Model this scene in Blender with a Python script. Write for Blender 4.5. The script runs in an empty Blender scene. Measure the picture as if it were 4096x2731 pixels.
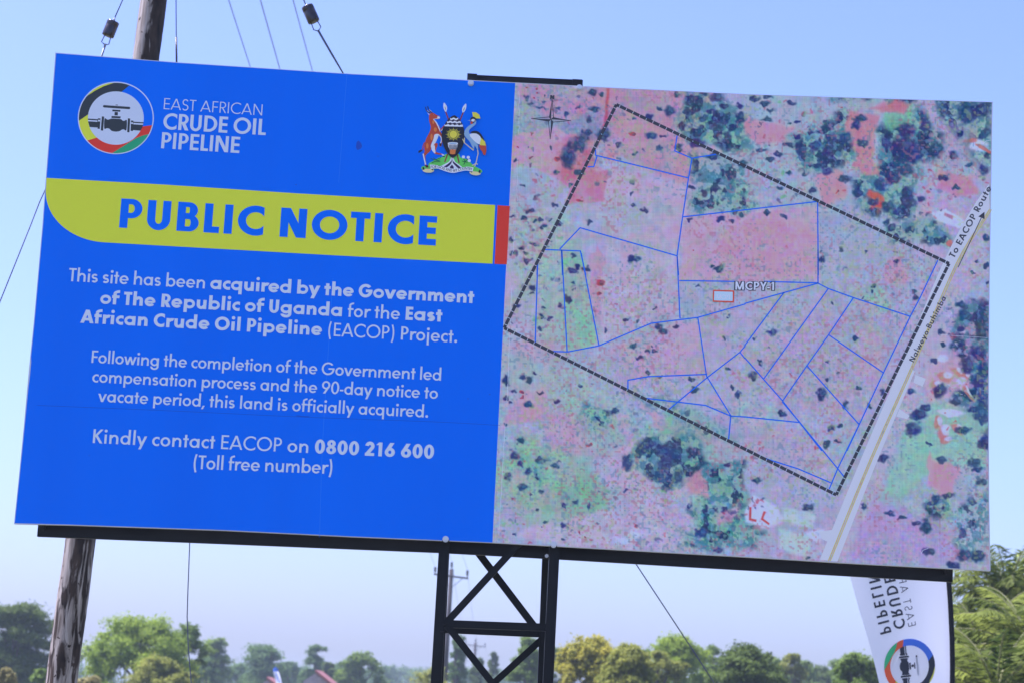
import bpy, bmesh, math, random
import numpy as np
from mathutils import Vector, Matrix
R = math.radians
SC = bpy.context.scene
COL = SC.collection

# ------------------------------------------------------------------ camera, world, sun, exposure
F, PITCH, ROLL, EYE = 8124.0, 0.1787, 0.0478, 1.6          # focal length in photo pixels
CAMP = np.array([0.0, 0.0, EYE])
_cp, _sp, _cr, _sr = math.cos(PITCH), math.sin(PITCH), math.cos(ROLL), math.sin(ROLL)
FW = np.array([0, _cp, _sp]); _up = np.array([0, -_sp, _cp]); _rt = np.array([1.0, 0, 0])
RT = _rt * _cr + _up * _sr
UP = -_rt * _sr + _up * _cr
cd = bpy.data.cameras.new('camera'); cam = bpy.data.objects.new('camera', cd); COL.objects.link(cam)
M = Matrix.Identity(4)
for i in range(3):
    M[i][0] = RT[i]; M[i][1] = UP[i]; M[i][2] = -FW[i]; M[i][3] = CAMP[i]
cam.matrix_world = M
cd.sensor_width = 36.0; cd.lens = F / 4096 * 36.0
cd.clip_start = 0.1; cd.clip_end = 6000
cd.dof.use_dof = True; cd.dof.focus_distance = 10.6; cd.dof.aperture_fstop = 4.8
SC.camera = cam

SUN_TO = Vector((-0.44, 0.08, 0.90)).normalized()
SUN_EL = math.asin(SUN_TO.z); SUN_AZ = math.atan2(SUN_TO.x, SUN_TO.y)
world = bpy.data.worlds.new('World'); SC.world = world; world.use_nodes = True
wn = world.node_tree; wn.nodes.clear()
_o = wn.nodes.new('ShaderNodeOutputWorld'); _b = wn.nodes.new('ShaderNodeBackground'); _s = wn.nodes.new('ShaderNodeTexSky')
_s.sky_type = 'NISHITA'; _s.sun_disc = False
_s.sun_elevation = SUN_EL; _s.sun_rotation = SUN_AZ
_s.altitude = 1100; _s.air_density = 1.0; _s.dust_density = 6.0; _s.ozone_density = 2.0
_b.inputs['Strength'].default_value = 0.11
wn.links.new(_s.outputs[0], _b.inputs[0]); wn.links.new(_b.outputs[0], _o.inputs[0])
sd = bpy.data.lights.new('sun', 'SUN'); sun = bpy.data.objects.new('sun', sd); COL.objects.link(sun)
sd.energy = 4.8; sd.angle = R(0.5); sd.color = (1.0, 0.93, 0.82)
sun.rotation_euler = SUN_TO.to_track_quat('Z', 'Y').to_euler()
vs_ = SC.view_settings
vs_.view_transform = 'Standard'; vs_.look = 'None'; vs_.exposure = 1.10; vs_.gamma = 1.0; vs_.use_curve_mapping = False
vs_.use_white_balance = True; vs_.white_balance_temperature = 5200; vs_.white_balance_tint = 34
SC.cycles.use_denoising = True
SC.cycles.max_bounces = 6; SC.cycles.transparent_max_bounces = 8; SC.cycles.volume_bounces = 0

# ------------------------------------------------------------------ measuring helpers
CX, CY = 2048.0, 1365.5
def ray(px, py):
    px = np.asarray(px, float); py = np.asarray(py, float)
    return (FW + RT * ((px - CX) / F)[..., None] - UP * ((py - CY) / F)[..., None])
def at(px, py, Y):                       # a photo pixel taken to the vertical plane y = Y
    d = ray(px, py); return CAMP + d * (Y / d[..., 1])[..., None]
def DD(x, y): return (x * 1.7415, y * 1.7415)
def atD(x, y, Y): return at(*DD(x, y), Y)
def to_px(P):
    d = P - CAMP; z = d @ FW
    return CX + F * (d @ RT) / z, CY - F * (d @ UP) / z
# the board's own upright plane
YAW, BY0 = 0.0151, 10.0
BX = np.array([math.cos(YAW), math.sin(YAW), 0]); BN = np.array([math.sin(YAW), -math.cos(YAW), 0]); BO = np.array([0.066, BY0, 0])
def bp(px, py):                          # photo pixel -> (across, height) on the board
    d = ray(px, py); t = ((BO - CAMP) @ BN) / (d @ BN)
    P = CAMP + d * t[..., None]
    return np.stack([(P - BO) @ BX, P[..., 2]], -1)
def b3(q, off=0.0):
    q = np.asarray(q, float)
    if 0 < off < 0.0066: off = off * 0.3                 # ink and vinyl layers lie within two millimetres
    return BO + q[..., :1] * BX + q[..., 1:2] * np.array([0, 0, 1.0]) + BN * off
ZOOM = {'A': (250, 300, 2.6133), 'N': (170, 700, 1.2444), 'B': (200, 1030, 2.6133), 'C': (1000, 1080, 2.352), 'E': (300, 1370, 2.94),
        'G': (1000, 1400, 2.767), 'H': (300, 1680, 1.568), 'K': (1640, 390, 4.6114), 'T': (1400, 2000, 1.68), 'U': (1700, 2080, 2.4083),
        'F': (2700, 2000, 1.6848), 'L': (0, 1900, 1.68), 'P': (1750, 280, 3.6185), 'Q': (0, 0, 1.68), 'D': (0, 0, 1 / 1.7415), 'X': (0, 0, 1.0),
        '1': (2000, 300, 1.96), '2': (3000, 300, 1.96), '3': (1980, 1000, 1.96), '4': (2980, 1000, 1.96), '5': (1960, 1600, 2.24), '6': (2960, 1600, 2.24)}
def zp(z, x, y):
    a, b, s = ZOOM[z]; return (a + x / s, b + y / s)
def zb(z, pts):                          # list of zoomed points -> board coordinates
    a = np.array([zp(z, x, y) for x, y in pts]); return bp(a[:, 0], a[:, 1])

# ------------------------------------------------------------------ object helpers
class MB:
    def __init__(s): s.v = []; s.f = []; s.m = []
    def add(s, verts, faces, mi=0):
        b = len(s.v); s.v += [tuple(map(float, p)) for p in verts]; s.f += [tuple(b + i for i in f) for f in faces]; s.m += [mi] * len(faces)
    def poly(s, pts, mi=0): s.add(pts, [tuple(range(len(pts)))], mi)
    def box8(s, p, mi=0):                # p: 8 corners, bottom ring then top ring
        s.add(p, [(0, 3, 2, 1), (4, 5, 6, 7), (0, 1, 5, 4), (1, 2, 6, 5), (2, 3, 7, 6), (3, 0, 4, 7)], mi)
    def bar(s, a, b, w, d, side=(1, 0, 0), mi=0):
        a = np.array(a, float); b = np.array(b, float); ax = b - a; ax /= np.linalg.norm(ax)
        e1 = np.array(side, float); e1 = e1 - ax * (e1 @ ax); e1 /= np.linalg.norm(e1); e2 = np.cross(ax, e1)
        c = [(-1, -1), (1, -1), (1, 1), (-1, 1)]
        s.box8([a + e1 * w / 2 * i + e2 * d / 2 * j for i, j in c] + [b + e1 * w / 2 * i + e2 * d / 2 * j for i, j in c], mi)
    def tube(s, pts, r, n=8, mi=0, caps=True):
        pts = [np.array(p, float) for p in pts]; rs = r if hasattr(r, '__len__') else [r] * len(pts)
        rings = []; ref = np.array([0.31, 0.95, 0.05])
        for i, p in enumerate(pts):
            t = pts[min(i + 1, len(pts) - 1)] - pts[max(i - 1, 0)]; t /= np.linalg.norm(t) + 1e-12
            e1 = np.cross(t, ref); e1 /= np.linalg.norm(e1) + 1e-12; e2 = np.cross(t, e1)
            rings.append([p + rs[i] * (math.cos(2 * math.pi * k / n) * e1 + math.sin(2 * math.pi * k / n) * e2) for k in range(n)])
        V = [q for g in rings for q in g]; Fc = []
        for i in range(len(pts) - 1):
            for k in range(n):
                a = i * n + k; b = i * n + (k + 1) % n; Fc.append((a, b, b + n, a + n))
        if caps: Fc.append(tuple(range(n))[::-1]); Fc.append(tuple((len(pts) - 1) * n + k for k in range(n)))
        s.add(V, Fc, mi)
    def build(s, name, mats, parent=None, smooth=False):
        me = bpy.data.meshes.new(name); off = np.array(parent_loc(parent))
        me.from_pydata([tuple(np.array(p) - off) for p in s.v], [], s.f); me.update()
        if not isinstance(mats, (list, tuple)): mats = [mats]
        for m in mats: me.materials.append(m)
        if len(mats) > 1: me.polygons.foreach_set('material_index', s.m)
        if smooth: me.polygons.foreach_set('use_smooth', [True] * len(me.polygons))
        o = bpy.data.objects.new(name, me); COL.objects.link(o)
        if parent: o.parent = parent
        return o
def parent_loc(p):
    l = np.zeros(3)
    while p is not None: l = l + np.array(p.location); p = p.parent
    return l
def thing(name, label, cat, loc=(0, 0, 0), group=None):
    o = bpy.data.objects.new(name, None); COL.objects.link(o); o.location = loc; o.empty_display_size = 0.2
    return tag(o, label, cat, group)
def tag(o, label, cat, group=None):
    o['label'] = label; o['category'] = cat
    if group: o['group'] = group
    return o

# ------------------------------------------------------------------ materials
def lin(c):
    c = np.asarray(c, float) / 255.0
    return np.where(c <= 0.04045, c / 12.92, ((c + 0.055) / 1.055) ** 2.4)
ILLUM = np.array([0.449, 0.518, 0.907])     # what a white surface on the shaded face returns
def alb(c): return np.clip(lin(c) / ILLUM, 0.004, 0.985)
_mats = {}
def mat(name, col, rough=0.6, spec=0.4, metal=0.0, noise=0.0, nscale=8.0, stretch=(1, 1, 1), bump=0.0):
    if name in _mats: return _mats[name]
    m = bpy.data.materials.new(name); m.use_nodes = True; nt = m.node_tree; p = nt.nodes['Principled BSDF']
    p.inputs['Roughness'].default_value = rough; p.inputs['Specular IOR Level'].default_value = spec; p.inputs['Metallic'].default_value = metal
    p.inputs['Base Color'].default_value = (*[float(c) for c in col], 1)
    if noise or bump:
        tc = nt.nodes.new('ShaderNodeTexCoord'); mp = nt.nodes.new('ShaderNodeMapping'); mp.inputs['Scale'].default_value = stretch
        nz = nt.nodes.new('ShaderNodeTexNoise'); nz.inputs['Scale'].default_value = nscale; nz.inputs['Detail'].default_value = 6
        nt.links.new(tc.outputs['Object'], mp.inputs[0]); nt.links.new(mp.outputs[0], nz.inputs[0])
        if noise:
            rp = nt.nodes.new('ShaderNodeValToRGB'); c = np.array(col, float)
            rp.color_ramp.elements[0].position = 0.3; rp.color_ramp.elements[1].position = 0.7
            rp.color_ramp.elements[0].color = (*np.clip(c * (1 - noise), 0, 1), 1); rp.color_ramp.elements[1].color = (*np.clip(c * (1 + noise), 0, 1), 1)
            nt.links.new(nz.outputs[0], rp.inputs[0]); nt.links.new(rp.outputs[0], p.inputs['Base Color'])
        if bump:
            bm = nt.nodes.new('ShaderNodeBump'); bm.inputs['Strength'].default_value = bump; bm.inputs['Distance'].default_value = 0.02
            nt.links.new(nz.outputs[0], bm.inputs['Height']); nt.links.new(bm.outputs[0], p.inputs['Normal'])
    _mats[name] = m; return m
def ink(name, rgb, rough=0.42): return mat('print_' + name, alb(rgb), rough, 0.25)

WHITE = ink('white', (163, 179, 234)); BLUE = mat('print_blue', alb((16, 88, 255)), 0.36, 0.3, noise=0.04, nscale=0.9, stretch=(3.2, 1, 0.35), bump=0.22)
YELLOW = ink('yellow', (172, 188, 34)); RED = ink('red', (192, 50, 40)); GREEN = ink('green', (40, 138, 116)); BLACK = ink('black', (42, 50, 66))
LIME = ink('lime', (176, 192, 44)); DARKBLUE = ink('seam', (20, 62, 200)); PALE = ink('paleblue', (96, 140, 215))
STEEL = mat('black_steel', (0.006, 0.0065, 0.007), 0.42, 0.28, noise=0.25, nscale=9, bump=0.03)
ZINC = mat('zinc', (0.72, 0.72, 0.70), 0.35, 0.5, metal=0.6)
PANELWHITE = mat('panel_white', (0.72, 0.72, 0.72), 0.45, 0.4)

# ------------------------------------------------------------------ lettering: a geometric sans drawn from bars and arcs
AS, DE = 1.07, -0.30
def arcpoly(cx, cy, rx, ry, w, t, o0, o1, i0=None, i1=None, n=26):
    i0 = o0 if i0 is None else i0; i1 = o1 if i1 is None else i1
    a = np.radians(np.linspace(o0, o1, n)); b = np.radians(np.linspace(i0, i1, n))
    return [(cx + rx * math.cos(x), cy + ry * math.sin(x)) for x in a] + [(cx + (rx - w) * math.cos(x), cy + (ry - t) * math.sin(x)) for x in b[::-1]]
def ring(cx, cy, rx, ry, w, t): return [arcpoly(cx, cy, rx, ry, w, t, 0, 180), arcpoly(cx, cy, rx, ry, w, t, 180, 360)]
def rc(x0, y0, x1, y1): return [(x0, y0), (x1, y0), (x1, y1), (x0, y1)]
def dg(x0, y0, x1, y1, w): return [(x0 - w / 2, y0), (x0 + w / 2, y0), (x1 + w / 2, y1), (x1 - w / 2, y1)]
def disc(cx, cy, r, n=20): return [(cx + r * math.cos(2 * math.pi * k / n), cy + r * math.sin(2 * math.pi * k / n)) for k in range(n)]
def stroke(pts, w):
    p = np.array(pts); d = np.gradient(p, axis=0); d /= np.linalg.norm(d, axis=1)[:, None]; n = np.stack([-d[:, 1], d[:, 0]], 1) * w / 2
    return [tuple(q) for q in p + n] + [tuple(q) for q in (p - n)[::-1]]
def bowl(x0, y0, y1, xr, w, t):
    ry = (y1 - y0) / 2; xm = max(xr - ry * 1.02, x0 + 0.02); cy = (y0 + y1) / 2
    return [rc(x0, y1 - t, xm, y1), rc(x0, y0, xm, y0 + t), arcpoly(xm, cy, xr - xm, ry, w, t, -90, 90)]
def cut_c(cx, cy, rx, ry, w, t, xc):
    xc = min(xc, cx + (rx - w) * 0.84); o = math.degrees(math.acos(min(1, (xc - cx) / rx))); i = math.degrees(math.acos(max(-1, min(1, (xc - cx) / (rx - w)))))
    return arcpoly(cx, cy, rx, ry, w, t, o, 360 - o, i, 360 - i, 44)
def ess(H, W, w, over=0.01):
    ry = (H + 2 * over - w) / 4; rx = W / 2 - w / 2; cu = H + over - w / 2 - ry; cl = -over + w / 2 + ry
    a = np.radians(np.linspace(28, 262, 22)); b = np.radians(np.linspace(82, -150, 22))
    pts = [(W / 2 + rx * 0.93 * math.cos(x), cu + ry * math.sin(x)) for x in a] + [(W / 2 + rx * math.cos(x), cl + ry * math.sin(x)) for x in b]
    return stroke(pts, w)
def glyph(c, w):
    t = w * (0.86 if w > 0.14 else 0.92); s = 0.095; k = 0.05            # s, k: side room of straight and round letters
    bo_ = min(1.0, max(0.0, (w - 0.165) / 0.09)); XH = 0.65 + 0.045 * bo_; r = XH / 2 + 0.008; rx_ = r + 0.05 * bo_; wr = w * (1 - 0.2 * bo_); RO_ = 0.515 + 0.035 * bo_
    if c == ' ': return [], 0.30 + 0.1 * w, 0, 0
    if c == 'A':
        W = 0.80 + 0.75 * w; a = w * 0.56; x = w * 1.1
        q = 0.26; xl = q * (W / 2 - a) + x * 0.5
        return [[(0, 0), (x, 0), (W / 2 + a, 1), (W / 2 - a, 1)], [(W - x, 0), (W, 0), (W / 2 + a, 1), (W / 2 - a, 1)], rc(xl, q - t * 0.35, W - xl, q + t * 0.55)], W, 0.01, 0.01
    if c == 'B':
        W = 0.50 + 0.68 * w
        return [rc(0, 0, w, 1)] + bowl(w * 0.9, 0.5 - t * 0.2, 1, W - 0.05, w, t * (0.9 - 0.12 * bo_)) + bowl(w * 0.9, 0, 0.5 + t * 0.4, W, w, t * (0.9 - 0.12 * bo_)), W, s, k
    if c == 'C': xc = min(0.80 + 0.22 * w, RO_ + (RO_ - w) * 0.84); return [cut_c(RO_, 0.5, RO_, 0.515, w, t * 1.05, xc)], xc, k, 0.05
    if c == 'D': W = 0.72 + 0.35 * w; return [rc(0, 0, w, 1)] + bowl(w * 0.9, 0, 1, W, w, t), W, s, k
    if c == 'E': W = 0.46 + 0.32 * w; return [rc(0, 0, w, 1), rc(w * 0.9, 1 - t, W, 1), rc(w * 0.9, 0.5 - t / 2, W - 0.02, 0.5 + t / 2), rc(w * 0.9, 0, W, t)], W, s, 0.06
    if c == 'F': W = 0.44 + 0.32 * w; return [rc(0, 0, w, 1), rc(w * 0.9, 1 - t, W, 1), rc(w * 0.9, 0.48 - t / 2, W - 0.03, 0.48 + t / 2)], W, s, 0.03
    if c == 'G': return [arcpoly(0.515, 0.5, 0.515, 0.515, w, t * 1.05, 40, 357, 44, 352, 48), rc(0.54, 0.5 - t * 0.55, 1.02, 0.5 + t * 0.45)], 1.03, k, k
    if c == 'I': return [rc(0, 0, w, 1)], w, s, s
    if c == 'K': W = 0.58 + 0.6 * w; return [rc(0, 0, w, 1), dg(w * 0.75, 0.44, W - w * 0.65, 1, w * 1.25), dg(W - w * 0.65, 0, w * 1.0 + 0.06, 0.56, w * 1.3)], W, s, 0.02
    if c == 'L': W = 0.40 + 0.28 * w; return [rc(0, 0, w, 1), rc(w * 0.9, 0, W, t)], W, s, 0.03
    if c == 'M': W = 0.86 + 0.5 * w; return [rc(0, 0, w, 1), rc(W - w, 0, W, 1), dg(W / 2, 0, w * 0.55, 1, w), dg(W / 2, 0, W - w * 0.55, 1, w)], W, s, s
    if c == 'N': W = 0.70 + 0.42 * w; return [rc(0, 0, w, 1), rc(W - w, 0, W, 1), dg(W - w * 0.6, 0, w * 0.6, 1, w * 1.2)], W, s, s
    if c == 'O': return ring(RO_, 0.5, RO_, 0.515, w, t * 1.05), 2 * RO_, k, k
    if c in 'PR':
        W = 0.47 + 0.50 * w; y0 = 0.46 - 0.5 * w; W += 0.08 * bo_; P = [rc(0, 0, w, 1)] + bowl(w * 0.9, y0, 1, W, w * (1 - 0.06 * bo_), t * (0.95 - 0.1 * bo_))
        if c == 'R': P.append(dg(W + 0.03 - w * 0.55, 0, 0.16 + w * 0.75, y0 + 0.05, w * 1.2)); W += 0.03
        return P, W, s, (k if c == 'P' else 0.02)
    if c == 'S': W = 0.50 + 0.3 * w; return [ess(1, W, w * 0.98, 0.015)], W, k, k
    if c == 'T': W = 0.50 + 0.42 * w; return [rc(0, 1 - t, W, 1), rc(W / 2 - w / 2, 0, W / 2 + w / 2, 1 - t * 0.5)], W, 0.02, 0.02
    if c == 'U':
        W = 0.60 + 0.45 * w; ry = 0.36
        return [rc(0, ry - 0.02, w, 1), rc(W - w, ry - 0.02, W, 1), arcpoly(W / 2, ry, W / 2, ry + 0.015, w, t, 180, 360)], W, s, s
    if c == 'Y': W = 0.66 + 0.6 * w; x = w * 1.1; return [dg(W / 2, 0.40, x / 2, 1, x), dg(W / 2, 0.40, W - x / 2, 1, x), rc(W / 2 - w / 2, 0, W / 2 + w / 2, 0.45)], W, 0.01, 0.01
    if c == 'o': return ring(rx_, XH / 2, rx_, r, wr, t), 2 * rx_, k, k
    if c in 'adgq':
        W = 2 * rx_ + 0.10 * w; P = ring(rx_, XH / 2, rx_, r, wr, t)
        y0, y1 = {'a': (0, XH), 'd': (0, AS), 'q': (DE, XH), 'g': (-0.05, XH)}[c]; P.append(rc(W - w, y0, W, y1))
        if c == 'g': P.append(arcpoly(W / 2 + 0.01, -0.04, W / 2 - 0.01, 0.27, w, t, 180, 360))
        return P, W, k, s
    if c in 'bp':
        W = 2 * rx_ + 0.10 * w; P = ring(W - rx_, XH / 2, rx_, r, wr, t); P.append(rc(0, 0 if c == 'b' else DE, w, AS if c == 'b' else XH)); return P, W, s, k
    if c == 'c': xc = min(0.50 + 0.2 * w, rx_ + (rx_ - wr) * 0.84); return [cut_c(rx_, XH / 2, rx_, r, wr, t, xc)], xc, k, 0.04
    if c == 'e':
        tb = t * 0.72; return [arcpoly(rx_, XH / 2, rx_, r, wr, t, -6, 322, -4, 318, 48), rc(wr * 0.8, XH / 2 - tb * 0.62, 2 * rx_ - wr * 0.35, XH / 2 + tb * 0.38)], 2 * rx_, k, k
    if c == 'f':
        W = 0.22 + 1.35 * w; x = 0.08; rx = W - x + 0.02; ry = 0.20 + 0.3 * w
        return [rc(x, 0, x + w, AS - ry + 0.01), arcpoly(x + rx, AS + 0.02 - ry, rx, ry, w, t, 92, 180), rc(0, XH - t, W - 0.01, XH)], W, 0.03, 0.0
    if c in 'hn':
        W = 0.44 + 1.15 * w; rx = (W - w * 0.4) / 2; ry = rx * 0.98
        return [rc(0, 0, w, AS if c == 'h' else XH), arcpoly(W - rx, XH + 0.01 - ry, rx, ry, w, t, 0, 170), rc(W - w, 0, W, XH + 0.02 - ry)], W, s, s
    if c == 'u':
        W = 0.44 + 1.15 * w; rx = (W - w * 0.2) / 2; ry = rx * 0.95
        return [rc(W - w, 0.0, W, XH), arcpoly(rx, ry - 0.01, rx, ry, w, t, 180, 350), rc(0, ry - 0.02, w, XH)], W, s, s
    if c == 'm':
        W1 = 0.385 + 1.25 * w; P = []; ox = 0
        for j in range(2):
            rx = (W1 - w * 0.4) / 2; ry = rx * 1.05
            P += [rc(ox, 0, ox + w, XH - (0.0 if j == 0 else 0.12)), arcpoly(ox + W1 - rx, XH + 0.01 - ry, rx, ry, w, t, 0, 165)]; ox += W1 - w
        P.append(rc(ox, 0, ox + w, XH - ry + 0.02)); P.append(rc(W1 - w, 0, W1, XH - ry + 0.02)); return P, ox + w, s, s
    if c in 'ij':
        rd = 0.068 + 0.245 * w; cx = max(w / 2, rd); P = [disc(cx, XH + 0.15 + rd, rd), rc(cx - w / 2, 0 if c == 'i' else DE, cx + w / 2, XH)]; return P, 2 * cx, s - (cx - w / 2), s - (cx - w / 2)
    if c == 'l': return [rc(0, 0, w, AS)], w, s, s
    if c == 'r': W = 0.26 + 1.0 * w; rx = W - w * 0.3; return [rc(0, 0, w, XH), arcpoly(w * 0.35 + rx * 0.78, XH + 0.01 - 0.30, rx * 0.80, 0.30, w, t * 1.05, 62, 172)], W, s, 0.0
    if c == 's': W = 0.28 + 1.3 * w; return [ess(XH, W, w * 0.92, 0.008)], W, k, k
    if c == 't': W = 0.20 + w * 1.1; return [rc(W / 2 - w / 2, 0, W / 2 + w / 2, 0.90), rc(0, XH - t, W, XH)], W, 0.03, 0.03
    if c == 'v': W = 0.40 + 1.9 * w; x = w * 1.12; return [dg(W / 2, 0, x / 2, XH, x), dg(W / 2, 0, W - x / 2, XH, x)], W, 0.01, 0.01
    if c == 'w':
        W = 0.74 + 1.6 * w; x = w * 1.02; q = W * 0.29
        return [dg(q, 0, x / 2, XH, x), dg(q, 0, W / 2, XH, x), dg(W - q, 0, W / 2, XH, x), dg(W - q, 0, W - x / 2, XH, x)], W, 0.01, 0.01
    if c == 'y':
        W = 0.40 + 1.9 * w; x = w * 1.12; xe = W / 2 - (W / 2 - x / 2) * (-DE / XH)
        return [dg(W / 2, 0, x / 2, XH, x), dg(xe, DE, W - x / 2, XH, x)], W, 0.01, 0.01
    if c == '0': W = 0.58 + 0.45 * w; return ring(W / 2, 0.5, W / 2, 0.515, w, t), W, k, k
    if c == '1': return [rc(0.16, 0, 0.16 + w, 1), dg(0.03 + w * 0.3, 0.80, 0.16 + w * 0.5, 0.99, w)], 0.16 + w, 0.08, 0.14
    if c == '2':
        W = 0.54 + 0.4 * w; rx = W / 2; a = np.radians(np.linspace(175, -35, 20)); rr = rx - w / 2
        pts = [(W / 2 + rr * math.cos(x), 0.70 + (0.315 - t / 2) * math.sin(x)) for x in a] + [(w * 0.55, t * 0.6)]
        return [stroke(pts, w), rc(0, 0, W, t)], W, k, k
    if c == '6':
        W = 0.60 + 0.4 * w; ry = 0.335; return ring(W / 2, ry - 0.012, W / 2, ry, w, t) + [dg(w * 0.66, 0.42, W * 0.70, 1, w * 1.2)], W, k, k
    if c == '9':
        W = 0.60 + 0.4 * w; ry = 0.335; return ring(W / 2, 1.012 - ry, W / 2, ry, w, t) + [dg(W * 0.30, 0, W - w * 0.66, 0.58, w * 1.2)], W, k, k
    if c == '8':
        W = 0.56 + 0.45 * w; r1, r2 = 0.245 + t * 0.1, 0.285 + t * 0.1
        return ring(W / 2, 1.01 - r1, W / 2 - 0.045, r1, w * 0.95, t * 0.85) + ring(W / 2, r2 - 0.01, W / 2, r2, w, t * 0.9), W, k, k
    if c in '()':
        W = 0.18 + w; th = np.linspace(-1, 1, 16); sg = 1 if c == '(' else -1
        pts = [(W / 2 + sg * (0.11 * y * y - 0.045), 0.42 + y * 0.66) for y in th]; return [stroke(pts, w * 0.9)], W, 0.07, 0.07
    if c == '.': rd = 0.075 + 0.22 * w; return [disc(rd, rd * 0.9, rd)], 2 * rd, 0.06, 0.06
    if c == ',': return [dg(0.03, -0.19, 0.16, 0.09, w)], 0.22, 0.03, 0.05
    if c == '-': return [rc(0, 0.31 - t / 2, 0.28, 0.31 + t / 2)], 0.28, 0.04, 0.04
    raise KeyError(c)
WORD = []
def layout(runs, track=0.0):
    """runs: [(text, weight)] -> list of polygons in cap-height units, total width"""
    x = 0.0; out = []; first = True; WORD.clear(); wd = 0
    for text, w in runs:
        for ch in text:
            P, adv, l, r_ = glyph(ch, w)
            if first: l = 0.0; first = False
            if ch == ' ': wd += 1
            for p in P: WORD.append(wd)
            for p in P: out.append([(x + l + q[0], q[1]) for q in p])
            x += l + adv + r_ + track; last = r_ + track
    return out, x - last
def text_on(mb, runs, put, length, cap, sx=1.0, mi=0):
    """put(s, h, k): metres along, metres up, running layer number -> 3D point"""
    n_ = sum(len(r_[0]) for r_ in runs); want = length / cap / sx; W0 = layout(runs)[1]; tr = (want - W0) / max(1, n_ - 1)
    if DBG: print('SX', runs[0][0][:20], 'ratio', round(want / W0, 3), 'track', round(tr, 3))
    P, W = layout(runs, tr); sx = length / W
    for k, p in enumerate(P): (mb[WORD[k]] if isinstance(mb, list) else mb).poly([put(q[0] * sx, q[1] * cap, k % 4) for q in p], mi)

DBG = False
L0 = 0.0012                               # first ink layer in front of the vinyl
def board_text(name, runs, z0, p0, z1, p1, cap_px, material, parent, off=0.0045, lean=0.0, sx=1.0):
    q0 = zb(z0, [p0])[0]; q1 = zb(z1, [p1])[0]; d = q1 - q0; Ln = float(np.hypot(*d)); d = d / Ln
    cap = cap_px / 783.0; mb = [MB() for _ in range(sum(r_[0].count(' ') for r_ in runs) + 1)]
    n = np.array([-d[1], d[0]]) if lean else np.array([0.0, 1.0])
    text_on(mb, runs, lambda s, h, k: b3(q0 + d * s + n * h, off + 0.0003 * k), Ln, cap, sx)
    for q in mb: q.build(name, material, parent)
def board_poly(mb, z, pts, off, mi=0): mb.poly(b3(zb(z, pts), off), mi)
def board_line(mb, z, pts, width_px, off, mi=0):
    q = zb(z, pts); w = width_px / 783.0
    for i in range(len(q) - 1):
        d = q[i + 1] - q[i]; d /= np.hypot(*d); n = np.array([-d[1], d[0]]) * w / 2; e = d * w * 0.3
        mb.poly(b3(np.array([q[i] - e - n, q[i + 1] + e - n, q[i + 1] + e + n, q[i] - e + n]), off + 0.00025 * (i % 3)), mi)
def smooth_path(pts, n=6, closed=False):
    p = np.array(pts, float); N = len(p); out = []
    for i in range(N if closed else N - 1):
        g = (lambda j: p[j % N]) if closed else (lambda j: p[min(max(j, 0), N - 1)])
        a, b, c, d = g(i - 1), g(i), g(i + 1), g(i + 2)
        for k in range(n):
            t = k / n; out.append(0.5 * (2 * b + (c - a) * t + (2 * a - 5 * b + 4 * c - d) * t * t + (3 * b - 3 * c + d - a) * t ** 3))
    if not closed: out.append(p[-1])
    return [tuple(q) for q in out]

# ------------------------------------------------------------------ setting: ground
def ground():
    rng = np.random.default_rng(3); nx, ny = 60, 90
    xs = np.sign(np.linspace(-1, 1, nx)) * np.abs(np.linspace(-1, 1, nx)) ** 1.6 * 900; ys = -60 + 1560 * np.linspace(0, 1, ny) ** 2
    V = [(x, y, 0.0 if y < 40 else 0.25 * math.sin(x * 0.05) * math.sin(y * 0.04)) for y in ys for x in xs]
    Fc = [(j * nx + i, j * nx + i + 1, (j + 1) * nx + i + 1, (j + 1) * nx + i) for j in range(ny - 1) for i in range(nx - 1)]
    m = bpy.data.materials.new('ground_grass'); m.use_nodes = True; nt = m.node_tree; p = nt.nodes['Principled BSDF']; p.inputs['Roughness'].default_value = 0.95
    tc = nt.nodes.new('ShaderNodeTexCoord'); n1 = nt.nodes.new('ShaderNodeTexNoise'); n1.inputs['Scale'].default_value = 0.9; n1.inputs['Detail'].default_value = 8
    n2 = nt.nodes.new('ShaderNodeTexNoise'); n2.inputs['Scale'].default_value = 9; n2.inputs['Detail'].default_value = 5
    r1 = nt.nodes.new('ShaderNodeValToRGB'); r1.color_ramp.elements[0].color = (0.06, 0.085, 0.025, 1); r1.color_ramp.elements[1].color = (0.16, 0.135, 0.065, 1)
    r1.color_ramp.elements[0].position = 0.38; r1.color_ramp.elements[1].position = 0.62
    mx = nt.nodes.new('ShaderNodeMixRGB'); mx.blend_type = 'MULTIPLY'; mx.inputs[0].default_value = 0.25
    nt.links.new(tc.outputs['Object'], n1.inputs[0]); nt.links.new(tc.outputs['Object'], n2.inputs[0]); nt.links.new(n1.outputs[0], r1.inputs[0])
    nt.links.new(r1.outputs[0], mx.inputs[1]); nt.links.new(n2.outputs[0], mx.inputs[2]); nt.links.new(mx.outputs[0], p.inputs['Base Color'])
    mb = MB(); mb.add(V, Fc); o = mb.build('ground', m, None, True); o['kind'] = 'structure'
ground()

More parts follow.
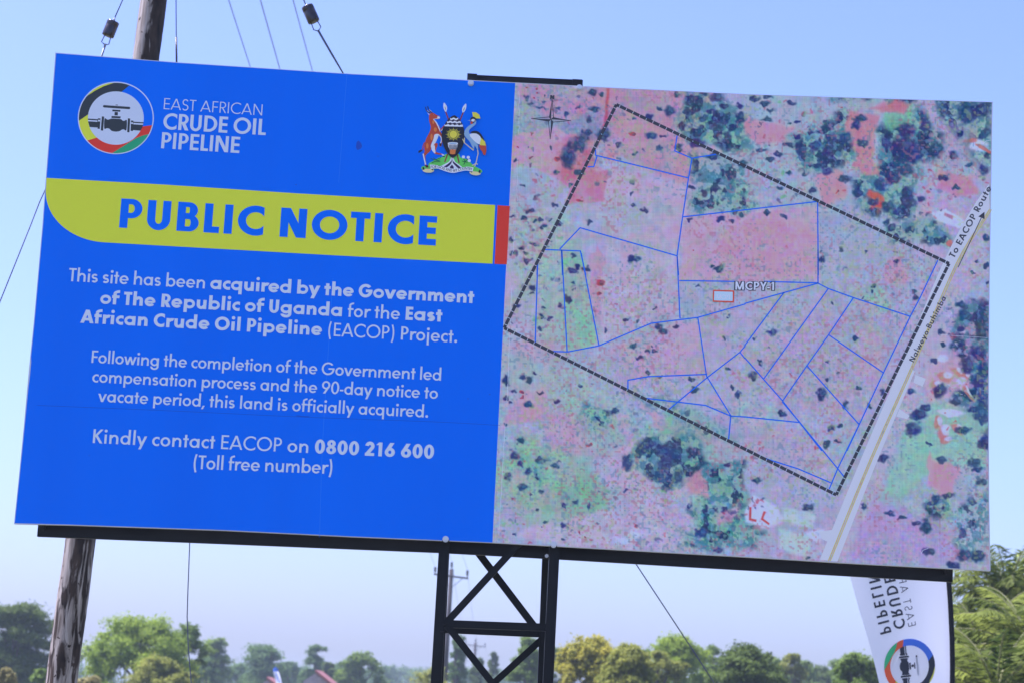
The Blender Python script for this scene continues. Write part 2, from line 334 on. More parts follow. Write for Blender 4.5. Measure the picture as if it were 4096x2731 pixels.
# ------------------------------------------------------------------ the billboard
BB = thing('billboard', 'large blue and yellow public notice billboard with aerial map on a black steel lattice tower', 'billboard', tuple(BO))
def bo(px, py, off):                      # point seen at (px, py) on the plane OFF metres in front of the board
    d = ray(px, py); O = BO + BN * off; t = ((O - CAMP) @ BN) / (d @ BN); return CAMP + d * t[..., None]
def bz_(z, x, y, off): return bo(*zp(z, x, y), off)
top_e = [(221.4, 211.3), (706, 250), (1400, 296), (2060, 331), (2439, 351), (3000, 378), (3971, 408.5)]
right_e = [(3971, 408.5), (3959.5, 1100), (3956, 1510), (3956, 1800), (3957.5, 2000), (3962, 2282)]
bot_e = [(55.8, 2093.4), (280, 2098.5), (900, 2120), (1400, 2145), (1969, 2169), (2960, 2225), (3420, 2253), (3962, 2282)]
left_e = [(221.4, 211.3), (183, 714), (169.6, 900), (134, 1300), (115, 1480), (95.5, 1700), (76, 1900), (55.8, 2093.4)]
outline = [bp(*p) for p in top_e + right_e[1:] + bot_e[::-1][1:] + left_e[::-1][1:-1]]
def slab(mb, q, o0, o1, mi=0):            # outline polygon between two offsets
    n = len(q); f = [b3(p, o1) for p in q]; b = [b3(p, o0) for p in q]
    mb.poly(f[::-1], mi); mb.poly(b, mi)
    for i in range(n): j = (i + 1) % n; mb.poly([f[i], f[j], b[j], b[i]], mi)
mb = MB(); slab(mb, outline, -0.034, 0.0); panel = mb.build('panel', PANELWHITE, BB)
# blue vinyl, cut a few millimetres short of the edge
bl = [bp(*p) for p in [(224.5, 214.5), (706, 252.5), (1400, 298.3), (2061, 333.5), (1970, 2167.5), (1400, 2143), (900, 2118), (280, 2096), (59, 2090.5), (79, 1900), (99.5, 1695), (112, 1565), (120, 1500), (124.5, 1450), (124, 1425), (137, 1300), (172.6, 900), (186, 714)]]
mb = MB(); mb.poly([b3(p, L0) for p in bl]); mb.build('blue_sheet', BLUE, BB)
# faint seams, scuffs and the smudge of the vinyl
mb = MB()
board_line(mb, 'D', smooth_path([(85, 930), (400, 943), (700, 957), (1000, 968), (1148, 976)], 5), 1.6, 0.0021)
board_line(mb, 'G', [(515, 722), (590, 731), (655, 733)], 3.0, 0.0026)
mb.build('sheet_seam', DARKBLUE, BB)
mb = MB(); board_line(mb, 'D', smooth_path([(797, 170), (790, 260), (778, 420)], 3), 1.8, 0.0018); mb.build('sheet_seam', ink('seam_light', (42, 104, 255)), BB); mb = MB(); board_line(mb, 'D', smooth_path([(765, 640), (748, 900), (740, 1040), (734, 1232)], 3), 1.8, 0.0018)
mb.build('sheet_seam', ink('seam_light', (42, 104, 255)), BB)
mb = MB()
a = np.linspace(0, 2 * math.pi, 26)[:-1]; rr = 1 + 0.10 * np.sin(3 * a + 1) + 0.05 * np.sin(7 * a)
board_poly(mb, 'D', [(824 + 6.5 * r * math.cos(x), 335 + 10 * r * math.sin(x)) for x, r in zip(a, rr)], 0.0021)
mb.build('smudge', mat('smudge', alb((24, 62, 190)), 0.6), BB)
for x, y in ((1125, 905), (1075, 915), (868, 120 + 240), (680, 425), (205, 1045)):
    mb = MB(); board_poly(mb, 'D', [(x + 1.5 * math.cos(q), y + 1.2 * math.sin(q)) for q in a[::4]], 0.0021); mb.build('smudge', mat('smudge', alb((24, 62, 190)), 0.6), BB)

# yellow band and red stripe
qc = zb('N', [(310, 337)])[0]; ql = zb('N', [(17.5, 68)])[0]; qt = zb('N', [(20, 16)])[0]
cur = []
for k in range(25):
    t = math.radians(270 - 90 * k / 24); cur.append((qc[0] + (qc[0] - ql[0]) * math.cos(t), ql[1] + (ql[1] - qc[1]) * math.sin(t)))
band = zb('N', [(20, 16), (600, 49), (1250, 92), (2253, 151), (2240, 443), (1450, 401), (700, 359)])
mb = MB(); mb.poly([b3(p, 0.0024) for p in list(band) + cur]); mb.build('yellow_band', YELLOW, BB)
mb = MB(); board_poly(mb, 'N', [(2265, 152), (2326, 156), (2311, 446), (2250, 444)], 0.0024); mb.build('red_stripe', RED, BB)

LT, MD, BD = 0.10, 0.152, 0.245
for args in [
    ([('EAST AFRICAN', 0.088)], 'A', (1057, 360), 'A', (2086, 427), 45.5, WHITE, 1.05),
    ([('CRUDE OIL', 0.19)], 'A', (1049, 569), 'A', (2123, 633), 66, WHITE),
    ([('PIPELINE', 0.185)], 'A', (1030, 769), 'A', (1847, 820), 66, WHITE),
    ([('PUBLIC NOTICE', 0.250)], 'N', (381, 263), 'N', (1957, 353), 118, BLUE, 1.085),
    ([('This site has been ', MD), ('acquired by the Government', BD)], 'B', (192, 249), 'C', (2106, 315), 52.5, WHITE),
    ([('of The Republic of Uganda ', BD), ('for the ', MD), ('East', BD)], 'B', (523, 485), 'C', (1806, 488), 52.5, WHITE),
    ([('African Crude Oil Pipeline ', BD), ('(EACOP) ', 0.125), ('Project.', MD)], 'B', (316, 683), 'C', (1948, 683), 52.5, WHITE),
    ([('Following the completion of the Government led', MD)], 'E', (192, 235), 'G', (2113, 335), 48.5, WHITE),
    ([('compensation process and the 90-day notice to', MD)], 'E', (201, 462), 'G', (2077, 537), 48.5, WHITE),
    ([('vacate period, this land is officially acquired.', MD)], 'E', (268, 691), 'G', (1970, 744), 48.5, WHITE),
    ([('Kindly contact ', MD), ('EACOP ', 0.125), ('on ', MD), ('0800 216 600', BD)], 'H', (111, 141), 'H', (2250, 240), 54, WHITE, 1.045),
    ([('(Toll free number)', MD)], 'H', (738, 303), 'H', (1616, 335), 53, WHITE, 0.975)]:
    board_text('lettering', args[0], *args[1:6], args[6], BB, sx=args[7] if len(args) > 7 else 1.0)

# round pipeline emblem, drawn once and used on the board and on the feather flag
def sector(o0, o1, i0, i1, ro=(387, 369), ri=(292, 279), n=40):
    a = np.radians(np.linspace(o0, o1, n)); b = np.radians(np.linspace(i0, i1, n))
    return [(558 + ro[0] * math.cos(x), 453 - ro[1] * math.sin(x)) for x in a] + [(558 + ri[0] * math.cos(x), 454 - ri[1] * math.sin(x)) for x in b[::-1]]
def arc_pts(o0, o1, n=24):
    return [(558 + 387 * math.cos(x), 453 - 369 * math.sin(x)) for x in np.radians(np.linspace(o0, o1, n))]
def el(cx, cy, rx, ry, n=20): return [(cx + rx * math.cos(2 * math.pi * k / n), cy + ry * math.sin(2 * math.pi * k / n)) for k in range(n)]
DISC = [(558 + 292 * math.cos(x), 454 - 279 * math.sin(x)) for x in np.radians(np.linspace(0, 360, 65)[:-1])]
EMBLEM = [('w', DISC, 0), ('k', sector(68.3, 184.5, 78.5, 172.2), 0), ('y', sector(184.5, 219.7, 172.2, 227.1), 0), ('r', sector(219.7, 348.2, 227.1, 341.6), 0),
    ('y', arc_pts(92.2, 142) + [(340, 168), (430, 122)], 1), ('g', arc_pts(264.3, 332.9) + [(840, 636), (770, 664), (690, 714), (600, 770)], 1),
    ('k', stroke(smooth_path([(436, 331), (560, 340), (696, 349)], 3), 25), 1), ('k', el(436, 331, 12.5, 12.5), 2), ('k', el(696, 349, 12.5, 12.5), 2),
    ('k', [(556, 313), (580, 315), (580, 322), (556, 320)], 1), ('k', [(522, 365), (606, 370), (604, 388), (521, 384)], 1),
    ('k', [(546, 390), (580, 393), (578, 427), (544, 425)], 1), ('k', [(513, 432), (608, 437), (606, 458), (512, 453)], 1),
    ('k', smooth_path([(440, 460), (470, 471), (495, 466), (515, 460), (560, 461), (610, 466), (625, 478), (645, 484), (673, 478), (668, 580), (640, 572), (618, 576), (600, 589), (560, 596), (515, 588), (490, 566), (465, 560), (437, 562)], 4, True), 1),
    ('k', [(412, 437), (436, 439), (425, 586), (400, 583)], 1), ('k', [(684, 457), (708, 459), (700, 604), (676, 601)], 1),
    ('k', [(267, 460), (370, 466), (372, 456), (398, 458), (390, 568), (366, 566), (367, 553), (284, 548), (270, 500)], 1),
    ('k', [(716, 480), (742, 482), (742, 492), (847, 498), (836, 550), (815, 586), (737, 580), (736, 590), (712, 588)], 1),
    ('w', [(268, 474), (366, 480), (365, 494), (269, 488)], 3), ('w', [(373, 472), (393, 474), (392, 491), (372, 489)], 3),
    ('w', [(742, 505), (844, 511), (842, 526), (741, 520)], 3), ('w', [(718, 498), (738, 500), (737, 517), (717, 515)], 3)]
RIM = [sector(0, 180, 0, 180, (397, 379), (386, 368)), sector(180, 360, 180, 360, (397, 379), (386, 368))]
EM_INK = {'w': 0, 'k': 1, 'y': 2, 'r': 3, 'g': 4, 'b': 5}
mb = MB()
for c, pts, lv in EMBLEM: board_poly(mb, 'A', pts, 0.003 + 0.0005 * lv, EM_INK[c])
for q in RIM: board_poly(mb, 'A', q, 0.005, 0)
mb.build('pipeline_emblem', [WHITE, BLACK, LIME, RED, GREEN], BB)

# coat of arms
CW, CK, CB, CN, CG, CO, CY_, CS, CR_, CT, CH = range(11)
CINK = [ink('crest_white', (200, 208, 236)), ink('crest_black', (30, 34, 52)), ink('crest_blue', (112, 148, 212)), ink('crest_brown', (150, 64, 50)), ink('crest_green', (88, 178, 92)),
        ink('crest_ochre', (172, 104, 56)), ink('crest_yellow', (186, 178, 62)), ink('crest_violet', (44, 34, 82)), ink('crest_maroon', (112, 52, 58)), ink('crest_tan', (184, 176, 158)), ink('crest_leaf', (28, 84, 70))]
mb = MB(); _lv = [0]
def cp_(mi, pts, sm=0):
    _lv[0] += 1; board_poly(mb, 'K', smooth_path(pts, sm, True) if sm else pts, 0.003 + 0.00012 * _lv[0], mi)
def cl_(mi, pts, w): cp_(mi, stroke(smooth_path(pts, 4), w))
cp_(CG, [(205, 1310), (235, 1275), (330, 1262), (350, 1220), (420, 1180), (520, 1120), (600, 1100), (660, 1050), (720, 1060), (850, 1060), (905, 1050), (930, 1110), (1000, 1130), (1060, 1150), (1120, 1210), (1190, 1270), (1300, 1330), (1335, 1370), (1300, 1398), (1200, 1390), (1100, 1340), (800, 1330), (500, 1320), (300, 1345), (225, 1335)], 3)
cp_(CW, [(755, 1115), (800, 1115), (830, 1190), (900, 1240), (965, 1300), (900, 1335), (640, 1325), (570, 1280), (640, 1235), (720, 1190)], 3)
cp_(CS, [(766, 1135), (758, 1180), (690, 1240), (612, 1296), (645, 1312), (722, 1265), (768, 1205)], 3)
cp_(CS, [(784, 1135), (796, 1180), (860, 1235), (934, 1300), (898, 1318), (838, 1265), (788, 1205)], 3)
cp_(CS, [(775, 1245), (806, 1285), (806, 1328), (735, 1325), (738, 1285)])
for pts in ([(695, 1045), (640, 1200)], [(870, 1060), (906, 1215)], [(652, 255), (722, 445)], [(986, 270), (915, 440)]): cp_(CR_, stroke(pts, 24))
cp_(CW, [(628, 100), (670, 155), (685, 205), (668, 268), (650, 265), (622, 210), (615, 150)], 3)
cp_(CW, [(1033, 120), (1037, 190), (1015, 250), (985, 282), (968, 278), (962, 215), (990, 160)], 3)
cp_(CK, [(640, 170), (655, 200), (660, 250), (648, 215)]); cp_(CK, [(1012, 185), (1002, 225), (982, 265), (990, 220)])
# kob
cp_(CN, [(355, 318), (400, 290), (440, 296), (490, 330), (540, 350), (552, 382), (522, 406), (460, 404), (440, 420), (470, 462), (515, 505), (556, 568), (562, 640), (608, 715), (612, 775), (588, 850), (576, 905), (546, 905), (545, 860), (568, 825), (566, 755), (530, 695), (470, 690), (420, 800), (385, 880), (388, 955), (355, 1015), (285, 1080), (300, 1245), (338, 1285), (325, 1300), (282, 1282), (268, 1190), (236, 1072), (268, 1015), (260, 905), (280, 830), (302, 757), (362, 645), (386, 545), (354, 445)], 2)
cp_(CW, [(455, 690), (528, 688), (492, 800), (415, 930), (382, 905), (430, 780)], 3)
cp_(CN, [(450, 862), (500, 850), (510, 890), (472, 1005), (580, 1042), (630, 1062), (620, 1080), (570, 1062), (455, 1046), (424, 960)], 2)
cp_(CW, [(392, 950), (450, 885), (462, 960), (470, 1030), (445, 1030)], 2); cp_(CW, [(578, 1048), (625, 1060), (634, 1082), (596, 1082)]); cp_(CK, [(600, 1080), (640, 1088), (640, 1110), (608, 1102)])
cp_(CN, [(565, 590), (655, 488), (662, 520), (600, 600), (572, 626)]); cp_(CW, [(572, 612), (622, 560), (640, 545), (600, 605), (572, 630)])
cl_(CN, [(268, 835), (242, 905), (232, 960), (200, 985)], 17); cp_(CK, [(215, 970), (160, 990), (158, 1028), (195, 1012), (228, 985)], 2)
cl_(CK, [(372, 292), (310, 255), (284, 182)], 16); cl_(CK, [(408, 288), (350, 240), (324, 168)], 16); cl_(CW, [(400, 268), (350, 232)], 6); cl_(CW, [(362, 274), (312, 248)], 6)
cp_(CW, [(318, 282), (375, 332), (340, 318)]); cp_(CW, [(508, 352), (548, 366), (548, 396), (515, 398), (440, 412), (425, 404), (500, 392)], 2)
cp_(CW, [(425, 412), (480, 450), (532, 545), (562, 635), (552, 640), (515, 555), (470, 470)], 2); cl_(CW, [(520, 690), (574, 750), (574, 830), (556, 862)], 16); cp_(CK, [(540, 850), (575, 860), (576, 905), (548, 905)])
cl_(CW, [(244, 1050), (256, 1110), (288, 1250)], 22); cp_(CK, [(272, 1265), (330, 1262), (342, 1290), (300, 1300)])
for e in ((468, 605, 30, 42), (398, 745, 22, 62), (320, 905, 24, 52), (430, 470, 18, 34)): cp_(CO, el(*e, 14))
cp_(CK, el(432, 333, 8, 8, 8)); cp_(CW, el(434, 331, 4, 4, 6))
# shield
SH = [(818, 340), (870, 372), (920, 425), (960, 490), (985, 560), (1003, 650), (1003, 760), (988, 860), (950, 955), (890, 1045), (830, 1108), (782, 1126), (730, 1090), (670, 1010), (620, 910), (592, 800), (585, 690), (600, 600), (635, 530), (665, 470), (710, 410), (762, 365)]
cp_(CK, SH, 2)
for y0, y1, x0, x1, amp in ((392, 425, 742, 890, 9), (452, 488, 682, 940, 10), (515, 550, 636, 976, 11)):
    xs = np.linspace(x0, x1, 22)
    cp_(CW, [(x, y0 + (x - 810) * 0.03 + amp * math.sin((x - x0) * 0.075)) for x in xs] + [(x, y1 + (x - 810) * 0.03 + (amp * math.sin((x - x0) * 0.075) if y1 < 540 else 0)) for x in xs[::-1]])
for y0 in (436, 500):
    xs = np.linspace(690 if y0 == 436 else 655, 930 if y0 == 436 else 960, 22); cp_(CS, stroke([(x, y0 + (x - 810) * 0.03 + 9 * math.sin((x - 660) * 0.075)) for x in xs], 15))
cp_(CY_, [(800 + (72 if k % 2 else (152 if k % 4 == 0 else 128)) * math.cos(math.pi * k / 24), 695 + (72 if k % 2 else (126 if k % 4 == 0 else 108)) * math.sin(math.pi * k / 24)) for k in range(48)])
cp_(CK, el(800, 695, 77, 77, 28)); cp_(CY_, el(800, 695, 69, 69, 28))
cp_(CW, [(698, 858), (884, 860), (872, 930), (850, 985), (736, 980), (706, 920)]); cp_(CW, el(790, 856, 93, 18)); cp_(CB, el(790, 860, 80, 10))
for k in range(7): x = 715 + 25 * k; cp_(CK, [(x, 882), (x + 11, 882), (790 + (x - 785) * 0.72 + 8, 975), (790 + (x - 790) * 0.72, 975)])
cp_(CO, [(738, 965), (765, 980), (790, 966), (815, 982), (846, 968), (834, 1058), (785, 1066), (736, 1055)])
# crane
cp_(CY_, [(1145, 285), (1222, 290), (1280, 335), (1298, 405), (1215, 402), (1162, 376)]); cp_(CB, [(1060, 440), (1128, 424), (1128, 452)])
cp_(CB, [(1216, 430), (1216, 500), (1155, 560), (1095, 612), (1100, 690), (1200, 800), (1255, 900), (1246, 985), (1192, 900), (1180, 972), (1135, 900), (1100, 830), (1020, 740), (998, 680), (1030, 590), (1110, 520), (1180, 490)], 2)
cp_(CK, el(1166, 425, 54, 52)); cp_(CW, el(1166, 437, 38, 24)); cp_(CK, el(1186, 437, 10, 7, 10)); cp_(CN, el(1137, 482, 26, 26))
cp_(CK, [(1110, 665), (1180, 630), (1270, 650), (1340, 740), (1390, 850), (1402, 905), (1300, 770), (1200, 700)], 2)
cp_(CW, [(1096, 695), (1220, 680), (1300, 742), (1306, 800), (1285, 880), (1225, 852), (1150, 785)], 2)
cp_(CY_, [(1312, 760), (1382, 830), (1402, 905), (1290, 898), (1290, 850)]); cp_(CN, [(1268, 893), (1402, 905), (1408, 1000), (1388, 1082), (1352, 1070), (1330, 1010), (1305, 985)])
for pts in ([(1246, 980), (1256, 1050), (1216, 1232)], [(1172, 975), (1172, 995), (1000, 850)], [(1000, 850), (972, 782)], [(1000, 850), (1006, 762)], [(1216, 1232), (1145, 1275)], [(1216, 1232), (1190, 1295)], [(1216, 1232), (1248, 1252)]): cp_(CT, stroke(pts, 15))
for x, y in ((985, 1115), (1075, 1122), (1092, 1182)): cp_(CW, el(x, y, 31, 29, 9))
for pts in ([(990, 1255), (1015, 1200), (985, 1145)], [(1010, 1210), (1075, 1150)], [(960, 1190), (1060, 1215)], [(375, 1140), (470, 1165), (575, 1125)], [(400, 1225), (480, 1195), (560, 1205)], [(430, 1130), (500, 1180), (560, 1170)]): cl_(CH, pts, 13)
# ribbon with motto
cp_(CT, [(235, 1345), (300, 1332), (432, 1342), (436, 1380), (380, 1405), (290, 1400), (240, 1375)], 2); cp_(CT, [(1095, 1395), (1150, 1378), (1290, 1400), (1296, 1436), (1220, 1456), (1130, 1436)], 2)
cp_(CK, [(233, 1298), (262, 1308), (272, 1345), (236, 1356)]); cp_(CK, [(1272, 1355), (1305, 1360), (1296, 1420), (1262, 1400)]); cp_(CK, [(385, 1338), (432, 1342), (420, 1366)]); cp_(CK, [(1098, 1372), (1155, 1384), (1140, 1408)])
cp_(CW, smooth_path([(366, 1258), (450, 1262), (600, 1292), (760, 1330), (900, 1326), (1050, 1296), (1172, 1310)], 4) + smooth_path([(1155, 1386), (1030, 1366), (920, 1386), (790, 1410), (660, 1382), (500, 1328), (380, 1342)], 4))
_bl = np.array(smooth_path([(384, 1322), (520, 1322), (640, 1358), (790, 1390), (900, 1374), (1020, 1350), (1150, 1364)], 10)); _sl = np.r_[0, np.cumsum(np.hypot(*np.diff(_bl, axis=0).T))]
_P, _W = layout([('FOR GOD AND MY COUNTRY', 0.15)]); _k = _sl[-1] / _W
def on_path(s, h):
    x = np.interp(s, _sl, _bl[:, 0]); y = np.interp(s, _sl, _bl[:, 1]); x2 = np.interp(s + 4, _sl, _bl[:, 0]); y2 = np.interp(s + 4, _sl, _bl[:, 1])
    d = np.array([x2 - x, y2 - y]); d /= np.hypot(*d) + 1e-9; return (x + d[1] * h, y - d[0] * h)
_lv[0] += 2
for i, p in enumerate(_P): board_poly(mb, 'K', [on_path(min(q[0] * _k, _sl[-1] - 5), q[1] * 46) for q in p], 0.003 + 0.00012 * (_lv[0] + i % 3), CK)
mb.build('coat_of_arms', CINK, BB)

# steel tower and frame behind the panel
def seg(mb, a, b, w, d, mi=0): mb.bar(a, b, w, d, BX, mi)
FO, RO, RAILO = -0.062, -0.50, -0.125
def post(pa, pb, off, w=0.05):
    a = bo(*pa, off); b = bo(*pb, off); g = b + (b - a) * ((0 - b[2]) / (b[2] - a[2])); m = MB(); seg(m, g, a, w, w)
    return m.build('support_post', STEEL, BB)
post((1889, 301), (1743.6, 2731), FO); post((2308.5, 324), (2191.6, 2731), FO)
post(zp('U', 300, -2000), zp('U', 128, 1568), RO); post(zp('U', 1262, -2000), zp('U', 1130, 1568), RO)
def strut(name, z, a, b, off, w, ext=(0, 0), d=0.03):
    A = bz_(z, *a, off); B_ = bz_(z, *b, off); u = B_ - A; m = MB(); ax = u / np.linalg.norm(u)
    m.bar(A - u * ext[0], B_ + u * ext[1], w, d, np.cross(ax, BN)); return m.build(name, STEEL, BB)
strut('cross_bar', 'U', (160, 993), (1190, 1031), FO + 0.004, 0.037)
strut('cross_bar', 'U', (150, 1043), (1150, 1088), RO, 0.042)
strut('brace', 'U', (205, 985), (895, 232), FO + 0.002, 0.034, (0, 0.6))
strut('brace', 'U', (520, 320), (1060, 1030), RO + 0.004, 0.037, (0.55, 0))
strut('brace', 'U', (215, 1015), (650, 1568), FO + 0.002, 0.034, (0, 0.95))
strut('brace', 'U', (1130, 1140), (690, 1540), RO + 0.004, 0.034, (0, 1.3))
strut('cross_bar', 'U', (60, 2240), (1110, 2280), FO + 0.004, 0.037); strut('cross_bar', 'U', (70, 2290), (1080, 2330), RO, 0.042)
strut('cross_bar', 'P', (450, 168), (2060, 240), FO + 0.003, 0.05); strut('cross_bar', 'P', (520, 150), (2100, 225), RO, 0.05)
m = MB()
lowr = [(152, 2131), (900, 2161), (1757, 2196), (2233, 2222), (2700, 2250), (3808, 2313)]
upr = [(300, 225), (1400, 325), (2600, 395), (3850, 440)]
for path in (lowr,):
    P = [bo(*p, RAILO) for p in path]
    for i in range(len(P) - 1): seg2 = (P[i + 1] - P[i]) * 0.0; m.bar(P[i], P[i + 1], 0.034, 0.034, (0, 0, 1))
ul = b3(bp(330, 330), RAILO); ur = b3(bp(3860, 480), RAILO); l0 = bo(*lowr[0], RAILO); l1 = bo(*lowr[-1], RAILO)
m.build('frame_rail', STEEL, BB)
m = MB(); m.bar(l0 + BX * 0.017 - np.array([0, 0, 0.017]), np.array([l0[0] + 0.017, l0[1], ul[2]]), 0.034, 0.034, BX); m.build('frame_rail', STEEL, BB)
m = MB(); m.bar(l1 - BX * 0.017 - np.array([0, 0, 0.017]), np.array([l1[0] - 0.017, l1[1], ur[2]]), 0.034, 0.034, BX); m.build('frame_rail', STEEL, BB)
m = MB(); m.bar(np.array([l0[0] + 0.034, l0[1], ul[2] - 0.02]), np.array([l1[0] - 0.034, l1[1], ul[2] - 0.02]), 0.034, 0.034, (0, 0, 1)); m.build('frame_rail', STEEL, BB)
m = MB()
for i in range(len(lowr) - 1):
    q0, q1 = bo(lowr[i][0] + (25 if i == 0 else 0), lowr[i][1] - 30, RAILO - 0.045), bo(lowr[i + 1][0] - (25 if i == len(lowr) - 2 else 0), lowr[i + 1][1] - 30, RAILO - 0.045); m.bar(q0, q1, 0.05, 0.04, (0, 0, 1))
m.build('frame_rail', STEEL, BB)
def bolt(px, py):
    q = bp(px, py); m = MB()
    def prism(r, n, o0, o1, rot=0.0):
        c = [(q[0] + r * math.cos(2 * math.pi * k / n + rot), q[1] + r * math.sin(2 * math.pi * k / n + rot)) for k in range(n)]
        m.add([b3(p, o0) for p in c] + [b3(p, o1) for p in c], [tuple(range(n))[::-1], tuple(range(n, 2 * n))] + [(k, (k + 1) % n, n + (k + 1) % n, n + k) for k in range(n)])
    prism(0.0155, 20, 0.0055, 0.0085); prism(0.0125, 6, 0.0087, 0.019, 0.4); m.build('bolt', ZINC, BB)
    return q
for p in (zp('P', 483, 198), zp('P', 2053, 262), zp('U', 199, 180), zp('U', 1238, 234)): bolt(*p)
for x, y, o in ((186, 985, FO + 0.026), (1172, 342, RAILO + 0.018), (165, 1055, FO + 0.026)):
    P0 = bz_('U', x, y, o); m = MB(); m.tube([P0, P0 + BN * 0.012], 0.010, 6); m.build('bolt', ZINC if y == 342 else STEEL, BB)
for x, y in ((199, 200), (1238, 254)):
    q = bp(*zp('U', x, y)); m = MB(); m.poly([b3((q[0] + dx, q[1] + dz), 0.0045) for dx, dz in ((-0.019, -0.012), (0.021, -0.012), (0.017, 0.006), (0.009, 0.016), (-0.009, 0.016), (-0.016, 0.006))]); m.build('bolt_plate', STEEL, BB)

# ------------------------------------------------------------------ aerial map: print colours painted on a fine grid of the sheet
def edge_at(path, key, vals):
    p = np.array(path, float); o = np.argsort(p[:, key]); return np.interp(vals, p[o, key], p[o, 1 - key])
NU, NV = 660, 640
u = np.linspace(0, 1, NU); v = np.linspace(0, 1, NV)
def curve(path, n, ins):
    p = np.array(path, float); s = np.r_[0, np.cumsum(np.hypot(*np.diff(p, axis=0).T))]; t = np.linspace(0, s[-1], n)
    return np.stack([np.interp(t, s, p[:, 0]), np.interp(t, s, p[:, 1])], 1) + np.array(ins)
cT = curve([(2061, 333.4), (2439, 353.3), (3000, 380.3), (3967, 411)], NU, (0, 0)); cB = curve([(1970, 2166.5), (2960, 2222.5), (3420, 2250.5), (3958, 2279)], NU, (0, 0))
cL = curve([(2061, 333.4), (1970, 2166.5)], NV, (0, 0)); cR = curve([(3967, 411), (3956, 1100), (3952.5, 1510), (3952.5, 1800), (3954, 2000), (3958, 2279)], NV, (0, 0))
U_, V_ = u[None, :, None], v[:, None, None]
PX = (1 - V_) * cT[None] + V_ * cB[None] + (1 - U_) * cL[:, None] + U_ * cR[:, None] - ((1 - U_) * (1 - V_) * cT[0] + U_ * (1 - V_) * cT[-1] + (1 - U_) * V_ * cB[0] + U_ * V_ * cB[-1])
X, Y = PX[..., 0], PX[..., 1]
MAPV = b3(bp(X, Y), 0.0016)
rng = np.random.default_rng(11)
def vnoise(sx, sy=None, seed=None):      # smooth value noise, cell size in photo pixels
    sy = sy or sx; gx, gy = (X - 1950) / sx, (Y - 320) / sy; g = np.random.default_rng(seed if seed is not None else rng.integers(1e9)).random((int(gy.max()) + 3, int(gx.max()) + 3))
    ix, iy = np.clip(gx, 0, None).astype(int), np.clip(gy, 0, None).astype(int); fx, fy = gx - ix, gy - iy; fx = fx * fx * (3 - 2 * fx); fy = fy * fy * (3 - 2 * fy)
    return (g[iy, ix] * (1 - fx) + g[iy, ix + 1] * fx) * (1 - fy) + (g[iy + 1, ix] * (1 - fx) + g[iy + 1, ix + 1] * fx) * fy
def fbm(s, n=4): return sum(vnoise(s / 2 ** k) * 0.5 ** k for k in range(n)) / sum(0.5 ** k for k in range(n))
def sst(a, b, x): t = np.clip((x - a) / (b - a), 0, 1); return t * t * (3 - 2 * t)
IMG = np.zeros(X.shape + (3,))
def lay(mask, c): 
    global IMG
    IMG = IMG * (1 - mask[..., None]) + np.asarray(c, float) * mask[..., None]
n1, n2, n3 = fbm(420), fbm(300), fbm(160)
IMG[:] = (178, 168, 206)
lay(sst(0.47, 0.62, n1) * 0.7, (194, 164, 198)); lay(sst(0.46, 0.62, n2) * 0.8, (162, 175, 200)); lay(sst(0.52, 0.68, n3) * 0.6, (166, 180, 190))
WX, WY = (fbm(90) - 0.5) * 95, (fbm(90) - 0.5) * 95
def wpoly(pts, c, k=1.0, soft=12, z='D', warp=1.0):
    p = np.array([zp(z, *q) for q in pts]); x, y = X + WX * warp, Y + WY * warp; ins = np.zeros(X.shape, bool); dm = np.full(X.shape, 1e9)
    for i in range(len(p)):
        a, b = p[i], p[(i + 1) % len(p)]
        ins ^= ((a[1] > y) != (b[1] > y)) & (x < (b[0] - a[0]) * (y - a[1]) / (b[1] - a[1] + 1e-9) + a[0])
        d = b - a; t = np.clip(((x - a[0]) * d[0] + (y - a[1]) * d[1]) / (d @ d + 1e-9), 0, 1); dm = np.minimum(dm, np.hypot(x - a[0] - t * d[0], y - a[1] - t * d[1]))
    sd_ = np.where(ins, dm, -dm); m = sst(-soft, soft, sd_) * k
    if c is not None: lay(m, c)
    return m
def wel(cx, cy, rx, ry, c, k=1.0, z='D', soft=0.5, warp=1.0, rot=0):
    a = zp(z, cx, cy); s = ZOOM[z][2]; dx, dy = X + WX * warp - a[0], Y + WY * warp - a[1]; co, si = math.cos(R(rot)), math.sin(R(rot))
    d = np.hypot((dx * co + dy * si) / (rx / s), (-dx * si + dy * co) / (ry / s)); m = sst(1 + soft * 0.6, 1 - soft * 0.6, d) * k
    if c is not None: lay(m, c)
    return m
PINK, ROSE, SALM, MAUVE, PALEP = (204, 156, 188), (214, 142, 172), (216, 128, 148), (180, 158, 206), (200, 176, 212)
GRN, LGRN, TEAL, DK, DKB = (120, 172, 148), (160, 192, 164), (70, 122, 144), (50, 60, 102), (38, 48, 92)
# broad fields
wpoly([(1185, 200), (1560, 205), (1560, 330), (1430, 270), (1380, 330), (1185, 250)], (196, 128, 162), 0.75, 30)
wel(1205, 285, 30, 60, (130, 168, 172), 0.8); wel(1300, 300, 85, 40, (124, 148, 180), 0.75)
wpoly([(1180, 325), (1265, 285), (1350, 335), (1365, 400), (1345, 450), (1225, 385), (1180, 385)], (220, 150, 178), 0.9)
wpoly([(1410, 250), (1640, 350), (1610, 420), (1385, 362)], (212, 128, 150), 0.65, 22); wpoly([(1560, 210), (1650, 215), (1640, 330), (1570, 320)], (212, 124, 140), 0.7, 16)
wpoly([(1300, 470), (1320, 390), (1392, 390), (1392, 466)], (212, 116, 146), 0.85, 6, warp=0.3); wel(1318, 362, 36, 62, (190, 84, 112), 0.7, rot=35); wel(1300, 365, 17, 22, DK, 0.95, warp=0.5); wel(1318, 340, 14, 22, DK, 0.95, rot=30, warp=0.5); wel(1342, 318, 13, 14, DK, 0.95, warp=0.5)
